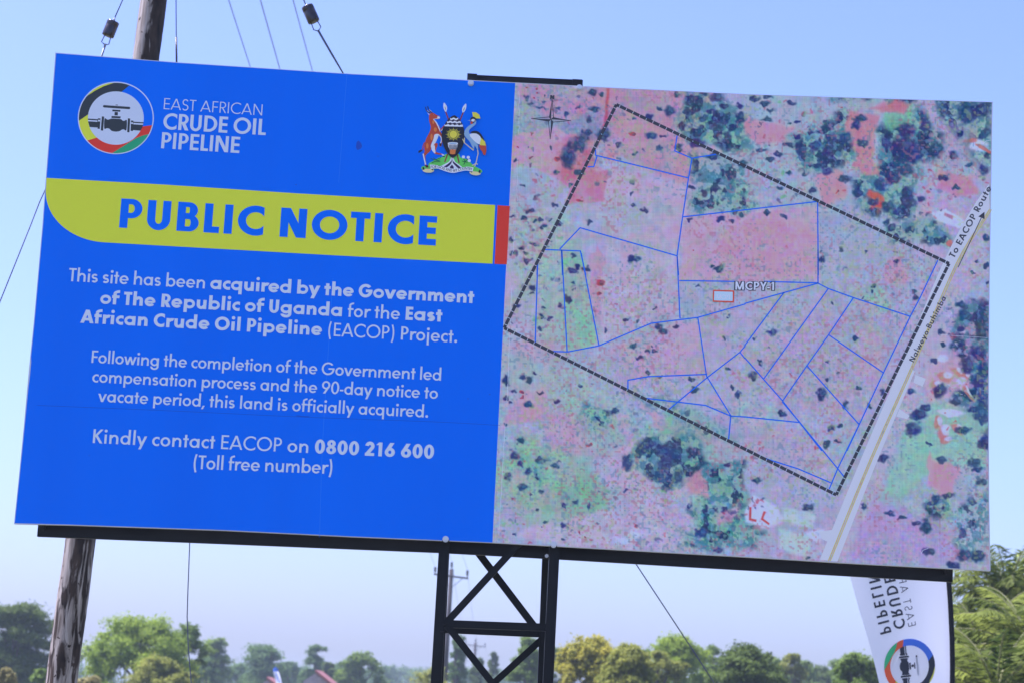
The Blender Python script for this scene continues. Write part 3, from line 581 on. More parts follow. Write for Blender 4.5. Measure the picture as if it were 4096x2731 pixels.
wpoly([(1395, 385), (1585, 430), (1575, 580), (1390, 540)], (204, 166, 198), 0.8, 14, warp=0.4); wel(1460, 500, 70, 40, (170, 178, 200), 0.6)
wpoly([(1395, 560), (1555, 590), (1560, 725), (1500, 738), (1385, 780), (1372, 650)], (198, 172, 206), 0.8, 14, warp=0.5)
wpoly([(1572, 500), (1878, 472), (1880, 645), (1562, 645)], (212, 156, 186), 0.85, 10, warp=0.3); wel(1770, 570, 110, 70, (218, 142, 170), 0.7)
wpoly([(1565, 650), (1880, 655), (1600, 725), (1565, 725)], (168, 170, 200), 0.7, 10, warp=0.3)
wpoly([(1400, 790), (1600, 735), (1625, 850), (1450, 870)], (204, 160, 194), 0.8, 14, warp=0.5)
wpoly([(1238, 580), (1330, 540), (1352, 620), (1374, 790), (1290, 805), (1236, 790)], (158, 186, 172), 0.85, 10, warp=0.5); wpoly([(1292, 580), (1338, 580), (1372, 790), (1302, 805)], (140, 186, 156), 0.7, 8, warp=0.3)
wpoly([(1358, 600), (1385, 560), (1395, 700), (1380, 760), (1370, 700)], (206, 144, 172), 0.7, 8)
wpoly([(1180, 480), (1340, 480), (1230, 640), (1170, 740)], (164, 184, 180), 0.75, 24)
wpoly([(1885, 480), (2150, 605), (2090, 720), (1890, 650)], (170, 168, 200), 0.8, 14, warp=0.4); wel(2060, 625, 30, 22, (214, 140, 168), 0.8); wel(2010, 690, 50, 30, (152, 190, 176), 0.8)
wpoly([(1900, 660), (2085, 725), (1970, 970), (1800, 920)], (178, 160, 196), 0.7, 14); wel(1990, 780, 60, 30, (160, 178, 190), 0.7); wel(1995, 800, 30, 60, (206, 152, 182), 0.6)
wpoly([(1700, 820), (1890, 660), (1800, 915), (1750, 870)], (194, 158, 196), 0.6, 14)
wpoly([(1620, 960), (1830, 970), (1920, 1085), (1700, 1030)], (184, 160, 196), 0.7, 14); wpoly([(1700, 930), (1790, 920), (1810, 960), (1680, 950)], (160, 188, 190), 0.7)
wpoly([(1160, 770), (1440, 920), (1440, 1010), (1300, 960), (1160, 900)], (164, 182, 186), 0.75, 20); wel(1230, 800, 60, 28, (196, 158, 186), 0.6)
wpoly([(1185, 900), (1250, 890), (1270, 960), (1160, 985)], (212, 150, 180), 0.85); wpoly([(1255, 945), (1480, 960), (1450, 1050), (1260, 1050)], (198, 152, 190), 0.75, 20)
wpoly([(1440, 920), (1560, 960), (1560, 1040), (1460, 1030)], (160, 184, 196), 0.75, 20); wpoly([(1480, 930), (1620, 985), (1720, 1040), (1600, 1010), (1500, 980)], (204, 148, 178), 0.7, 10)
wel(1250, 1100, 110, 80, (142, 184, 152), 0.7); wel(1210, 1060, 40, 60, (146, 184, 154), 0.7); wel(1330, 1140, 70, 50, (128, 180, 142), 0.75); wel(1540, 1060, 110, 75, (112, 176, 142), 0.8); wel(1470, 1090, 50, 55, (124, 184, 136), 0.75); wel(1650, 1170, 80, 75, (112, 172, 150), 0.75); wel(1580, 965, 50, 22, (140, 184, 160), 0.6); wel(1395, 1000, 45, 40, (140, 188, 168), 0.6); wel(1260, 1190, 60, 26, (146, 182, 160), 0.5)
wpoly([(1420, 1010), (1560, 1000), (1560, 1140), (1480, 1160), (1400, 1120), (1390, 1050)], (202, 170, 206), 0.85, 16)
wpoly([(1300, 1190), (1480, 1140), (1560, 1180), (1560, 1270), (1200, 1250), (1180, 1220)], (200, 176, 208), 0.8, 18); wpoly([(1380, 1235), (1500, 1205), (1510, 1225), (1390, 1250)], (206, 194, 232), 0.9, 6)
wpoly([(1440, 1180), (1530, 1080), (1620, 1160), (1690, 1140), (1710, 1270), (1560, 1265)], (192, 176, 214), 0.7, 18)
# mottling that runs through all the fields
lay(sst(0.50, 0.64, fbm(48, 3)) * 0.38, (184, 160, 188)); lay(sst(0.52, 0.66, fbm(40, 3)) * 0.30, (150, 168, 172)); lay(sst(0.56, 0.68, fbm(26, 2)) * 0.28, (196, 152, 174))
# woodland with leaf-like patchiness
LEAF = fbm(27, 3); LEAF2 = fbm(38, 3); LEAF3 = fbm(13, 2)
def wood(pts, dens=0.5, dark=0.5, z='D', base=GRN, soft=20, k=0.92):
    m = wpoly(pts, None, k, soft, z)
    lay(m * 0.6, base); lay(m * sst(0.62 - 0.22 * dens, 0.70 - 0.2 * dens, LEAF) * 0.85, TEAL); lay(m * sst(0.70 - 0.28 * dark, 0.76 - 0.26 * dark, LEAF2) * 0.95, DKB)
    lay(m * sst(0.60, 0.74, LEAF3) * 0.55, (128, 160, 196)); lay(m * sst(0.62, 0.75, 1 - LEAF3) * 0.5, (52, 96, 110))
wood([(1570, 210), (1690, 230), (1700, 300), (1720, 350), (1600, 330), (1560, 280)], 0.6, 0.5)
wood([(1610, 240), (1700, 260), (1740, 300), (1700, 340), (1620, 330)], 0.5, 0.7); wood([(1600, 350), (1700, 380), (1720, 440), (1600, 440), (1585, 400)], 0.4, 0.3, base=(140, 170, 180))
wood([(1570, 435), (1700, 430), (1730, 480), (1610, 490)], 0.4, 0.2)
wood([(1805, 320), (1900, 285), (1945, 260), (1990, 285), (1985, 330), (1940, 360), (1900, 400), (1830, 390)], 0.6, 0.65)
wood([(2010, 300), (2060, 270), (2130, 265), (2160, 310), (2150, 350), (2110, 380), (2050, 380), (2020, 350)], 0.7, 0.9); wood([(2000, 215), (2080, 210), (2110, 245), (2060, 260)], 0.5, 0.5)
wood([(2160, 220), (2280, 235), (2278, 400), (2220, 350), (2180, 300)], 0.6, 0.9); wood([(1950, 400), (2060, 360), (2120, 400), (2090, 500), (2000, 500), (1960, 450)], 0.6, 0.6)
wood([(1560, 270 + 300), (1560, 570), (1562, 572)], 0.1, 0.1); wood([(1900, 200), (1990, 215), (1980, 235), (1920, 230)], 0.5, 0.6)
wpoly([(1960, 265), (2010, 270), (2000, 340), (2020, 400), (1960, 380), (1945, 330)], (214, 132, 150), 0.9); wpoly([(1985, 255), (2040, 215), (2090, 255), (2030, 262)], (214, 118, 132), 0.9)
wpoly([(2020, 265), (2090, 255), (2090, 290), (2030, 300)], (128, 186, 148), 0.8); wpoly([(1870, 400), (1930, 390), (1935, 450), (1890, 475)], (216, 142, 160), 0.9); wel(2010, 470, 16, 26, (216, 86, 74), 0.9, rot=-40)
wpoly([(1720, 260), (1830, 290), (1800, 330), (1730, 340)], (214, 142, 168), 0.85); wpoly([(2140, 380), (2240, 400), (2250, 450), (2160, 440)], (210, 130, 156), 0.8); wel(2205, 330, 45, 60, (176, 150, 180), 0.6)
wel(2250, 345, 24, 18, (206, 200, 236), 0.95); wel(2262, 352, 22, 6, (212, 96, 84), 0.8, rot=20); wel(2232, 330, 16, 10, (206, 96, 92), 0.7)
wpoly([(2140, 490), (2172, 482), (2200, 500), (2225, 515), (2205, 525), (2140, 505)], (208, 206, 238), 0.95, 5, warp=0.2); wpoly([(2170, 490), (2190, 498), (2188, 506), (2168, 496)], (170, 96, 130), 0.8, 3, warp=0.1)
wood([(2040, 520), (2130, 500), (2180, 530), (2200, 570), (2120, 560), (2060, 560)], 0.5, 0.3); wel(2185, 555, 12, 9, (212, 106, 100), 0.9)
wood([(1425, 1060), (1480, 1010), (1600, 1000), (1640, 1060), (1610, 1110), (1500, 1110)], 0.6, 0.75); wood([(1590, 1050), (1700, 1060), (1720, 1200), (1640, 1240), (1600, 1180)], 0.6, 0.3)
wood([(1590, 1190), (1700, 1180), (1750, 1230), (1740, 1260), (1610, 1260)], 0.6, 0.4); wood([(1560, 1220), (1620, 1200), (1650, 1270), (1560, 1262)], 0.5, 0.5)
wpoly([(1570, 1100), (1620, 1060), (1640, 1140), (1590, 1150)], (208, 146, 166), 0.85); wpoly([(1650, 1180), (1700, 1160), (1690, 1200), (1640, 1210)], (208, 150, 180), 0.8); wood([(1330, 905), (1420, 950), (1360, 980)], 0.3, 0.1); wood([(1210, 1040), (1260, 1060), (1240, 1110)], 0.3, 0.1)
wood([(1470, 900), (1560, 930), (1700, 1000), (1640, 1010), (1560, 980)], 0.35, 0.12, k=0.6)
# settlement along the road
wood([(2205, 680), (2276, 690), (2274, 960), (2225, 950), (2200, 860), (2190, 760)], 0.7, 0.9, base=(120, 116, 160), k=0.9); wood([(2190, 900), (2276, 900), (2276, 1000), (2230, 1000)], 0.6, 0.8, base=(130, 120, 160), k=0.8)
wood([(2210, 690), (2275, 700), (2272, 920), (2200, 900), (2180, 800)], 0.6, 0.75, base=(168, 140, 172)); wood([(2180, 700), (2270, 720), (2240, 800), (2170, 760)], 0.4, 0.5, base=(190, 150, 178), k=0.7)
wpoly([(2100, 830), (2200, 810), (2230, 900), (2130, 930)], (206, 160, 186), 0.8); wpoly([(2060, 910), (2270, 960), (2260, 1060), (2060, 1060)], (150, 188, 176), 0.85, 24)
wpoly([(2090, 1010), (2140, 960), (2170, 1060), (2060, 1150), (2010, 1140)], (148, 190, 172), 0.8, 20); wpoly([(2130, 1040), (2200, 1060), (2190, 1130), (2160, 1160), (2130, 1100)], (212, 146, 172), 0.9)
wpoly([(2000, 1130), (2150, 1190), (2230, 1290), (1960, 1290), (1980, 1200)], (182, 150, 200), 0.8, 22); wood([(2170, 1180), (2270, 1120), (2270, 1300), (2220, 1290)], 0.4, 0.3, base=(150, 180, 186), k=0.8); wood([(2120, 1160), (2180, 1140), (2190, 1190), (2140, 1200)], 0.5, 0.7)
for e in ((2168, 870, 14, 9, 30), (2195, 862, 18, 8, 40), (2215, 870, 10, 10, 0), (2150, 890, 12, 10, 20), (2225, 905, 22, 5, 35), (2165, 995, 16, 10, 50), (2175, 1010, 10, 8, 0), (2150, 975, 8, 14, 20), (2196, 985, 18, 7, 40)):
    wel(e[0], e[1], e[2], e[3], (206, 116, 112), 0.75, rot=e[4], warp=0.5); wel(e[0] + 6, e[1] - 3, e[2] * 0.6, e[3] * 0.7, (212, 196, 228), 0.9, rot=e[4], warp=0.5)
for e in ((2165, 825, 16, 10), (2180, 950, 30, 7), (2105, 880, 22, 9), (2205, 880, 12, 9), (2170, 985, 12, 9)): wel(*e, (204, 196, 236), 0.9, warp=0.4)
wpoly([(1712, 1170), (1735, 1135), (1790, 1160), (1800, 1190), (1760, 1215), (1715, 1200)], (206, 198, 236), 0.95, 8, warp=0.4)
wpoly([(1800, 1165), (1870, 1178), (1868, 1212), (1800, 1195)], (186, 200, 214), 0.9, 8, warp=0.2); wpoly([(1790, 1210), (1870, 1225), (1850, 1280), (1790, 1260)], (184, 202, 208), 0.85, 10, warp=0.3); wpoly([(1850, 1218), (1895, 1215), (1890, 1250), (1868, 1240)], (206, 200, 240), 0.9, 6, warp=0.3)
for p in ([(1722, 1163), (1727, 1163), (1726, 1190), (1738, 1193), (1737, 1198), (1721, 1194)], [(1755, 1172), (1760, 1174), (1754, 1190), (1768, 1201), (1766, 1205), (1748, 1192)]): wpoly(p, (200, 62, 62), 0.95, 3, warp=0.12)
wpoly([(1393, 205), (1399, 205), (1394, 290), (1372, 340), (1366, 338), (1386, 285)], (190, 72, 88), 0.8, 6, warp=0.15)
# verge of the road
wpoly([(2275, 455), (2275, 560), (1940, 1284), (1862, 1284), (2090, 830)], (186, 170, 196), 0.85, 9, warp=0.12)
# single trees and bushes: zone, x, y, rx, ry [, r]
TREES = '''1 725 140 40 25|795 158 12 12|208 180 20 20|355 168 15 12|265 183 12 10 r|282 100 10 10 r|295 132 12 8 r|210 98 12 12 r|245 225 30 22|350 213 20 12|315 262 35 16|455 262 30 12|615 250 18 18|740 265 45 22|525 312 18 18|700 350 30 30|1390 160 35 32|1600 150 30 20|1700 175 60 45|1760 245 35 25|1875 250 30 25|1645 295 30 25|1465 285 30 40|1255 268 30 20|1325 290 40 45|1880 335 45 45|1590 345 35 30|1710 400 55 45|1425 405 25 40|1170 335 30 22|1045 342 18 16|1180 478 45 35|1278 485 25 14|1040 460 35 12 r|930 550 28 18|1055 620 25 14|805 470 50 50|680 455 35 30|625 560 50 50|535 650 55 55|450 668 22 16 r|400 575 18 20|440 770 30 22|615 768 40 22|120 670 18 14|180 870 20 14|275 970 20 25|435 1025 26 18|235 1072 38 22|190 1125 24 14|95 1112 14 8|280 1142 22 16|322 1138 20 16|395 1138 16 10|320 1200 22 18|358 1190 22 16|460 1180 18 14|700 1155 24 18|265 1330 30 16|90 1295 22 16|215 1458 35 24|110 1395 30 25|200 1398 22 16|175 1355 28 16|575 1415 18 18|610 1510 22 22|560 1540 30 25|680 1525 28 20|1047 1443 55 28|1135 1060 32 26|1040 1032 24 18|1030 930 14 12|630 985 30 16 r|550 868 18 14|1245 580 25 30|1400 570 30 35|1545 540 60 40|1665 640 50 30|1505 880 25 16|1600 930 30 30|1755 912 30 16|1640 1000 20 16|1720 1135 30 22|1480 1140 25 12|1820 1150 25 14|1790 480 30 30|1830 780 28 35|1900 700 40 30|1720 1520 28 28|1665 1497 14 14|1895 1100 25 20|1520 1375 10 10 r|240 648 14 8 r|145 575 12 8 r|255 467 12 10 r
2 110 228 38 20|165 285 35 20|125 350 42 24|315 222 40 18|140 165 40 20|35 195 40 25|365 485 28 24|585 360 28 18|310 375 15 12|370 370 25 14|475 450 25 18|85 590 48 20|225 620 40 22|160 672 38 20|300 550 45 22|865 345 40 32|825 390 40 40|630 490 45 35|405 600 45 38|500 560 45 35|605 600 48 45|705 580 28 34|750 500 50 50|880 540 40 30|1065 530 42 45|1230 440 70 60|1200 560 100 80|1260 640 90 60|1370 400 50 50|1450 590 60 75|1590 630 35 30|1700 300 90 90|1850 460 40 40|1640 470 25 25|1800 280 90 60|1715 712 40 24|1830 750 35 50|1515 805 40 26|1620 885 35 22|1340 975 35 28|740 812 48 32|600 760 45 30|425 778 28 18|490 912 28 24|240 885 30 18|310 770 25 20|1035 785 22 18|1020 860 50 50|1120 820 60 40|1215 750 70 50|1230 930 50 50|840 930 40 26|960 1000 45 35|1080 1030 60 45|1150 1070 40 30|1070 1155 30 26|1110 1200 35 26|1250 1210 40 26|135 1080 32 20|265 1110 30 18|715 1362 22 18|555 1390 18 14|575 1450 26 26|915 1390 12 14|1145 1460 22 22|1850 1280 35 30|1855 1500 25 25|1775 1465 15 12|725 262 12 10 r|690 920 10 12 r
3 255 85 35 24|605 165 35 28|650 140 22 22|718 152 28 22|612 45 18 18|822 258 36 26 r|808 342 20 18 r|605 255 20 14|570 390 24 32|518 440 20 16|385 455 14 10|365 525 18 26|430 538 16 14|355 615 22 18|290 305 28 26|288 345 16 12|170 440 30 18|1085 68 52 28|1120 553 20 12|870 632 12 14|1420 606 18 12|1290 600 32 30|1310 640 40 22|1088 745 32 24|1185 785 20 18|1250 790 30 14|1130 845 26 20|1235 750 16 12|1195 965 24 16|1295 990 18 14|1540 1015 22 20|1565 1095 34 22|1250 460 14 14|1025 540 24 18|1755 155 40 28|1705 125 16 16|1590 285 16 14|1830 525 12 12|1800 692 10 12|1825 930 14 20|215 995 28 22|265 1020 28 24|305 965 22 16|85 1020 28 40|140 1105 24 18|215 1112 18 14 r|210 1145 10 8 r|265 1210 45 26|485 1188 30 20|355 1115 25 12|665 1060 18 14|940 1255 28 26|820 1365 16 12|195 1490 26 30|85 1370 16 14|115 1195 14 14|735 1530 30 16 r|1860 1080 18 22|1900 1130 22 24|1235 1510 35 30|1360 1530 60 35|1170 1530 40 30|90 1165 20 20
4 210 645 50 28|65 697 16 14|60 985 36 42|115 885 14 26|190 755 10 10|600 1130 42 55|290 1280 32 26|680 1385 36 28|745 1375 18 22|780 1215 26 42|652 1015 18 16|735 960 14 14|645 875 18 10|870 695 28 22|1335 375 24 30|1015 275 22 16|1000 320 12 18|930 375 14 12|1320 330 20 20|605 80 26 30|597 15 16 12|955 20 12 14|1190 80 20 18|685 425 12 12|1315 1400 65 60|1525 1100 55 60|1300 1110 35 20|1410 1235 40 30|1350 1290 60 40|1690 435 45 30|1720 520 50 40|1870 545 40 40|1690 620 30 22|1850 650 50 60|1820 800 60 60|1740 900 60 70|1870 940 60 70|1830 1020 50 60|1650 1180 50 30|1780 1250 40 25|1860 1150 50 60|1870 1330 50 40|1540 640 25 30|1560 740 20 16|1480 870 22 22|975 1220 20 20|890 1080 14 14|1075 1110 24 30|725 1490 26 12|1440 1520 20 16|1880 1500 40 60|1890 120 18 22|1815 95 16 12|1785 180 22 12|1895 265 18 22|640 1520 30 30
5 345 40 45 24|1125 90 32 26|985 215 16 12|275 360 30 30|225 500 40 45|265 570 25 30|440 530 40 34|580 580 36 24|340 640 38 28|155 680 34 38|295 775 40 34|455 815 30 26|430 685 18 20|365 840 14 14|1225 560 45 75|1250 490 20 20|1440 390 40 40|1550 460 60 60|1560 570 60 50|1650 480 50 50|1520 690 60 50|1690 680 50 70|1800 460 35 55|1215 805 24 18|650 1110 28 26|495 1090 18 18|425 990 16 16|665 940 22 22|755 915 26 26|890 940 20 30|2130 580 36 26|1990 635 22 26|1775 950 22 20|1885 1190 50 45|2040 1340 50 30|665 1240 24 16|1305 1130 22 18 r|215 1200 20 20|880 400 30 18 r|800 1180 14 14 r|855 1235 10 10 r
6 145 720 36 32|610 955 50 38|1540 260 60 60|1280 515 45 38|1600 130 55 50|1655 65 45 30|2165 730 50 38|1690 1355 62 38|1660 1130 50 70|1340 1010 45 24|1455 1050 36 22|1700 980 30 40|1760 880 40 40|1860 850 60 30|1580 1100 36 26|2010 1390 70 60|2130 1400 60 60|1910 1480 60 40|600 1410 24 16|2180 390 50 50|2150 120 60 80|1700 395 30 16|20 855 24 20|2000 270 70 40|1800 530 50 30|1105 945 30 36|2100 560 60 40|2120 620 50 30'''
SX, SY = (vnoise(13) - 0.5) * 15, (vnoise(13) - 0.5) * 15; SH_ = vnoise(9)
def spot(z, x, y, rx, ry, c, k=0.95, sharp=0.34):
    a = zp(z, x, y); s = ZOOM[z][2]; rx, ry = rx / s, ry / s
    r0 = max(rx, ry) * 1.5 + 10; i = np.where((np.abs(X - a[0]) < r0) & (np.abs(Y - a[1]) < r0))
    if not len(i[0]): return
    d = np.hypot((X[i] + SX[i] - a[0]) / rx, (Y[i] + SY[i] - a[1]) / ry); m = (sst(1 + sharp, 1 - sharp, d) * k)[:, None]
    IMG[i] = IMG[i] * (1 - m) + np.array(c, float) * m
# small random bushes and crumbs
_cg = np.random.default_rng(77).random((60, 60))
def CRUMB(x, y): return _cg[int((y - 180) / 26) % 60, int((x - 1130) / 26) % 60]
for (x0, y0, x1, y1, n, cs) in ((1185, 215, 1420, 480, 90, 'rk'), (1170, 480, 1300, 760, 60, 'kg'), (1240, 580, 1380, 800, 50, 'kg'), (1160, 780, 1500, 1050, 150, 'kyr'), (1150, 1050, 1420, 1250, 190, 'rkgy'), (1420, 260, 1900, 470, 90, 'rk'), (1720, 220, 2000, 480, 100, 'rkg'),
    (1590, 380, 1800, 490, 60, 'kg'), (2080, 380, 2270, 500, 80, 'rk'), (1880, 480, 2160, 700, 40, 'kg'), (1620, 960, 1920, 1100, 60, 'yr'), (1640, 1130, 1760, 1190, 50, 'rk'), (2170, 690, 2270, 900, 110, 'krw'), (2060, 880, 2270, 1000, 50, 'rw'), (2150, 1040, 2270, 1200, 60, 'kr'), (1400, 560, 1900, 900, 50, 'ry'), (1330, 1060, 1560, 1260, 80, 'gyrk')):
    for _ in range(int(n * 1.2)):
        qx, qy = rng.uniform(x0, x1), rng.uniform(y0, y1)
        if CRUMB(qx, qy) < 0.5: continue
        c = {'r': (178, 78, 100), 'k': (66, 76, 118), 'g': (110, 170, 120), 'y': (170, 160, 120), 'w': (206, 196, 232)}[cs[rng.integers(len(cs))]]; c = c if cs[0] != 'k' or rng.random() > 0.5 else (104, 120, 160); r_ = rng.uniform(1.8, 4.4); spot('D', qx, qy, r_ * rng.uniform(0.8, 1.4), r_, c, rng.uniform(0.3, 0.7), 0.45)
for row in TREES.split('\n'):
    z, rest = row.split(' ', 1)
    for it in rest.split('|'):
        q = it.split(); x, y, rx, ry = map(float, q[:4]); rx *= 0.9; ry *= 0.9
        if len(q) > 4: spot(z, x, y, rx * 1.1, ry * 1.1, (184, 66, 84), 0.9); spot(z, x + rx * 0.35, y, rx * 0.6, ry * 0.7, (100, 66, 96), 0.8); continue
        if x < 900 and z in '13': spot(z, x - rx * 0.25, y - ry * 0.1, rx * 1.2, ry * 1.2, (150, 92, 120), 0.28)
        spot(z, x + rx * 0.4, y - ry * 0.1, rx * 1.0, ry * 1.0, (92, 128, 166), 0.4); c = np.array(DK if z in '13' else (48, 60, 106)) + rng.uniform(-8, 14, 3); spot(z, x, y, rx, ry, c, 0.95)
        if rx > 28: spot(z, x + rx * 0.35, y - ry * 0.2, rx * 0.4, ry * 0.4, (84, 116, 150), 0.55)
# printed grain: colour mottling, screen streaks
def ch(s, a, sy=None): return np.stack([(vnoise(s, sy) - 0.5) * a, (vnoise(s, sy) - 0.5) * a * 0.8, (vnoise(s, sy) - 0.5) * a], -1)
mot = sst(0.42, 0.6, fbm(220))[..., None]
IMG += ch(26, 20) + ch(11, 22) * (0.45 + 0.6 * mot) + ch(6.5, 18) * (0.45 + 0.6 * mot) + ((vnoise(3.2, 60) - 0.5) * 10)[..., None] + ((vnoise(60, 3.2) - 0.5) * 8)[..., None]
gy = sst(0.66, 0.8, vnoise(10)) * sst(0.45, 0.6, fbm(150)); lay(gy * 0.45, (158, 176, 122)); gy = sst(0.68, 0.82, vnoise(9)) * sst(0.45, 0.6, fbm(170)); lay(gy * 0.5, (176, 106, 130)); gy = sst(0.68, 0.84, vnoise(9)) * sst(0.42, 0.6, fbm(150)); lay(gy * 0.45, (96, 128, 160))
IMG[..., 0] *= 0.90; IMG[..., 1] *= 0.955; IMG[..., 2] = IMG[..., 2] * 1.01 + 8      # the print runs cold
IMG = np.clip(IMG, 10, 250)
def build_map():
    me = bpy.data.meshes.new('map_sheet'); off = np.array(BB.location); co = (MAPV - off).reshape(-1, 3).astype(np.float32)
    idx = np.arange(NU * NV).reshape(NV, NU); q = np.stack([idx[:-1, :-1], idx[1:, :-1], idx[1:, 1:], idx[:-1, 1:]], -1).reshape(-1)
    nf = (NU - 1) * (NV - 1); me.vertices.add(len(co)); me.vertices.foreach_set('co', co.ravel()); me.loops.add(len(q)); me.loops.foreach_set('vertex_index', q.astype(np.int32))
    me.polygons.add(nf); me.polygons.foreach_set('loop_start', np.arange(0, nf * 4, 4, dtype=np.int32)); me.update(calc_edges=True)
    a = me.color_attributes.new('print', 'FLOAT_COLOR', 'POINT'); c = np.ones((NU * NV, 4), np.float32); c[:, :3] = alb(IMG.reshape(-1, 3)); a.data.foreach_set('color', c.ravel())
    m = bpy.data.materials.new('map_print'); m.use_nodes = True; nt = m.node_tree; p = nt.nodes['Principled BSDF']; p.inputs['Roughness'].default_value = 0.42; p.inputs['Specular IOR Level'].default_value = 0.25
    at_ = nt.nodes.new('ShaderNodeAttribute'); at_.attribute_name = 'print'; nt.links.new(at_.outputs['Color'], p.inputs['Base Color']); me.materials.append(m)
    o = bpy.data.objects.new('map_sheet', me); COL.objects.link(o); o.parent = BB; return o
MAP = build_map()
# drawn lines of the map
LINE = ink('map_line', (40, 96, 255)); MK = ink('map_black', (52, 56, 80)); MW = ink('map_white', (196, 206, 244)); MR = ink('map_red', (206, 74, 66)); GAPC = ink('map_gap', (150, 176, 236))
mb = MB()
for path in ('1 748,590 750,632 1470,808', '1 760,640 735,722 690,722', '1 1388,480 1370,598 1505,655 1690,625', '1 1505,655 1478,808 1432,1110 1388,1420 1400,1568', '3 1428,48 1450,535', '1 1432,1115 1960,1055', '2 0,1055 520,995', '2 530,1000 535,1568', '4 572,0 572,262',
    '1 345,1370 630,1382 672,1568', '3 676,30 720,260 815,750', '1 470,1365 628,1200 1388,1420', '1 482,1375 490,1568', '3 524,5 565,795', '1 295,1470 290,1568', '3 335,85 315,735', '3 450,793 570,797 815,750 1225,575 1590,530 1960,425', '4 0,420 572,262', '3 1448,242 1880,248', '4 150,248 575,260',
    '4 572,262 655,305 850,375 1295,522', '4 1510,85 1375,370 1295,522 1085,960 895,1365 800,1568', '6 1070,210 875,610 800,790', '4 305,335 0,745', '3 1960,752 1920,800 1660,1000 1365,1245', '4 652,305 145,1010', '4 850,375 655,665 485,905 295,1180', '4 655,665 1085,960', '4 485,905 895,1365',
    '3 1590,530 1658,985 1848,1295 1832,1475', '3 1660,972 1200,990 1042,1018 1042,1090', '3 1190,1160 1650,1215 1848,1298 1960,1305', '4 0,1305 420,1348', '3 1920,800 1960,850', '4 0,845 145,1010 295,1180 420,1340 600,1568', '6 380,15 530,190 875,610 930,680', '6 230,520 520,612 810,735'):
    z, *pp = path.split(); board_line(mb, z, [tuple(map(float, q.split(','))) for q in pp], 5.0, 0.0030)
mb.build('plot_lines', LINE, MAP)
mb = MB(); cor = [zp('1', 912, 235), zp('2', 1560, 1480), zp('6', 862, 845), zp('3', 72, 612)]; mids = {0: None}
for i in range(4):
    a, b = np.array(cor[i]), np.array(cor[(i + 1) % 4]); d = b - a; Ln = np.hypot(*d); d /= Ln; n = np.array([-d[1], d[0]]); N = int(round(Ln / 29.5))
    bow = {0: -0.0, 1: 0.0, 2: 0.0, 3: 0.0}[i]
    for k in range(N + 1):
        s0, s1 = max(0, (k - 0.45)) * Ln / N, min(N, (k + 0.45)) * Ln / N
        if s1 <= s0: continue
        q = [a + d * s0 - n * 6.2, a + d * s1 - n * 6.2, a + d * s1 + n * 6.2, a + d * s0 + n * 6.2]; mb.poly(b3(bp(np.array([p[0] for p in q]), np.array([p[1] for p in q])), 0.0036 + 0.0002 * (k % 2)), 0)
    q = [a - n * 1.6, b - n * 1.6, b + n * 1.6, a + n * 1.6]; mb.poly(b3(bp(np.array([p[0] for p in q]), np.array([p[1] for p in q])), 0.0033), 1)
mb.build('boundary_line', [MK, GAPC], MAP)
board_text('map_lettering', [('MCPY-1', 0.38)], '3', (1874, 319), '4', (235, 323), 38, MK, MAP, 0.0040, sx=1.06); board_text('map_lettering', [('MCPY-1', 0.20)], '3', (1884, 313), '4', (227, 318), 33, MW, MAP, 0.0056, sx=1.06)
board_text('map_lettering', [('Nalweyo-Buhimba', 0.17)], '4', (1322, 880), '4', (1577, 378), 21, MK, MAP, 0.0040, lean=1, sx=1.15); board_text('map_lettering', [('To EACOP Route', 0.19)], '2', (1600, 1440), '2', (1895, 890), 25, MK, MAP, 0.0040, lean=1, sx=1.2)
board_text('map_lettering', [('N', 0.30)], '1', (392, 192), '1', (426, 194), 17, MK, MAP, 0.0040)
mb = MB(); c_ = (400, 350)
for tip, s1, s2 in (((408, 195), (384, 332), (420, 334)), ((555, 360), (420, 334), (418, 372)), ((394, 505), (418, 372), (380, 368)), ((246, 345), (380, 368), (384, 332))):
    board_poly(mb, '1', [c_, s1, tip], 0.0036); board_line(mb, '1', [s2, tip], 2.6, 0.0036); board_line(mb, '1', [c_, s2], 2.2, 0.0037)
mb.build('compass_star', MK, MAP)
mb = MB(); board_line(mb, '2', [(1632, 1508), (1812, 1125)], 3.0, 0.0036); board_poly(mb, '2', [(1790, 1112), (1838, 1075), (1838, 1132)], 0.0036); mb.build('direction_arrow', MK, MAP)
mb = MB(); board_poly(mb, '3', [(1709, 313), (1876, 319), (1874, 414), (1707, 408)], 0.0036, 0); board_poly(mb, '3', [(1719, 325), (1864, 330), (1863, 402), (1717, 397)], 0.0041, 1); mb.build('site_marker', [MR, ink('marker_fill', (158, 186, 240))], MAP)
board_text('map_lettering', [('MCPT', 0.16)], '3', (1737, 385), '3', (1846, 390), 18, ink('marker_text', (188, 204, 242)), MAP, 0.0048)
# the road, a pale band with two yellow lines
ZOOM['R'] = (1960, 280, 0.7687)
yl = [(1538, 428), (1452, 562), (1385, 705), (1305, 893), (1172, 1190), (1042, 1506)]; lf = [(1534, 352), (1474, 440), (1388, 605), (1266, 900), (1140, 1196), (1014, 1504)]
mb = MB(); board_poly(mb, 'R', smooth_path(lf, 4) + smooth_path([(x - 3, y) for x, y in yl], 4)[::-1], 0.0023); board_poly(mb, 'R', smooth_path([(1300, 920), (1172, 1200), (1046, 1508)], 4) + smooth_path([(1306, 926), (1188, 1206), (1068, 1510)], 4)[::-1], 0.0023)
for pts in ([(1258, 1040), (1290, 1062), (1282, 1072), (1250, 1064)], [(1012, 1418), (1052, 1412), (1040, 1450), (1020, 1440)], [(1308, 936), (1340, 948), (1330, 972), (1302, 960)]): board_poly(mb, 'R', pts, 0.0027)
mb.build('road_band', ink('map_road', (184, 186, 232)), MAP)
mb = MB()
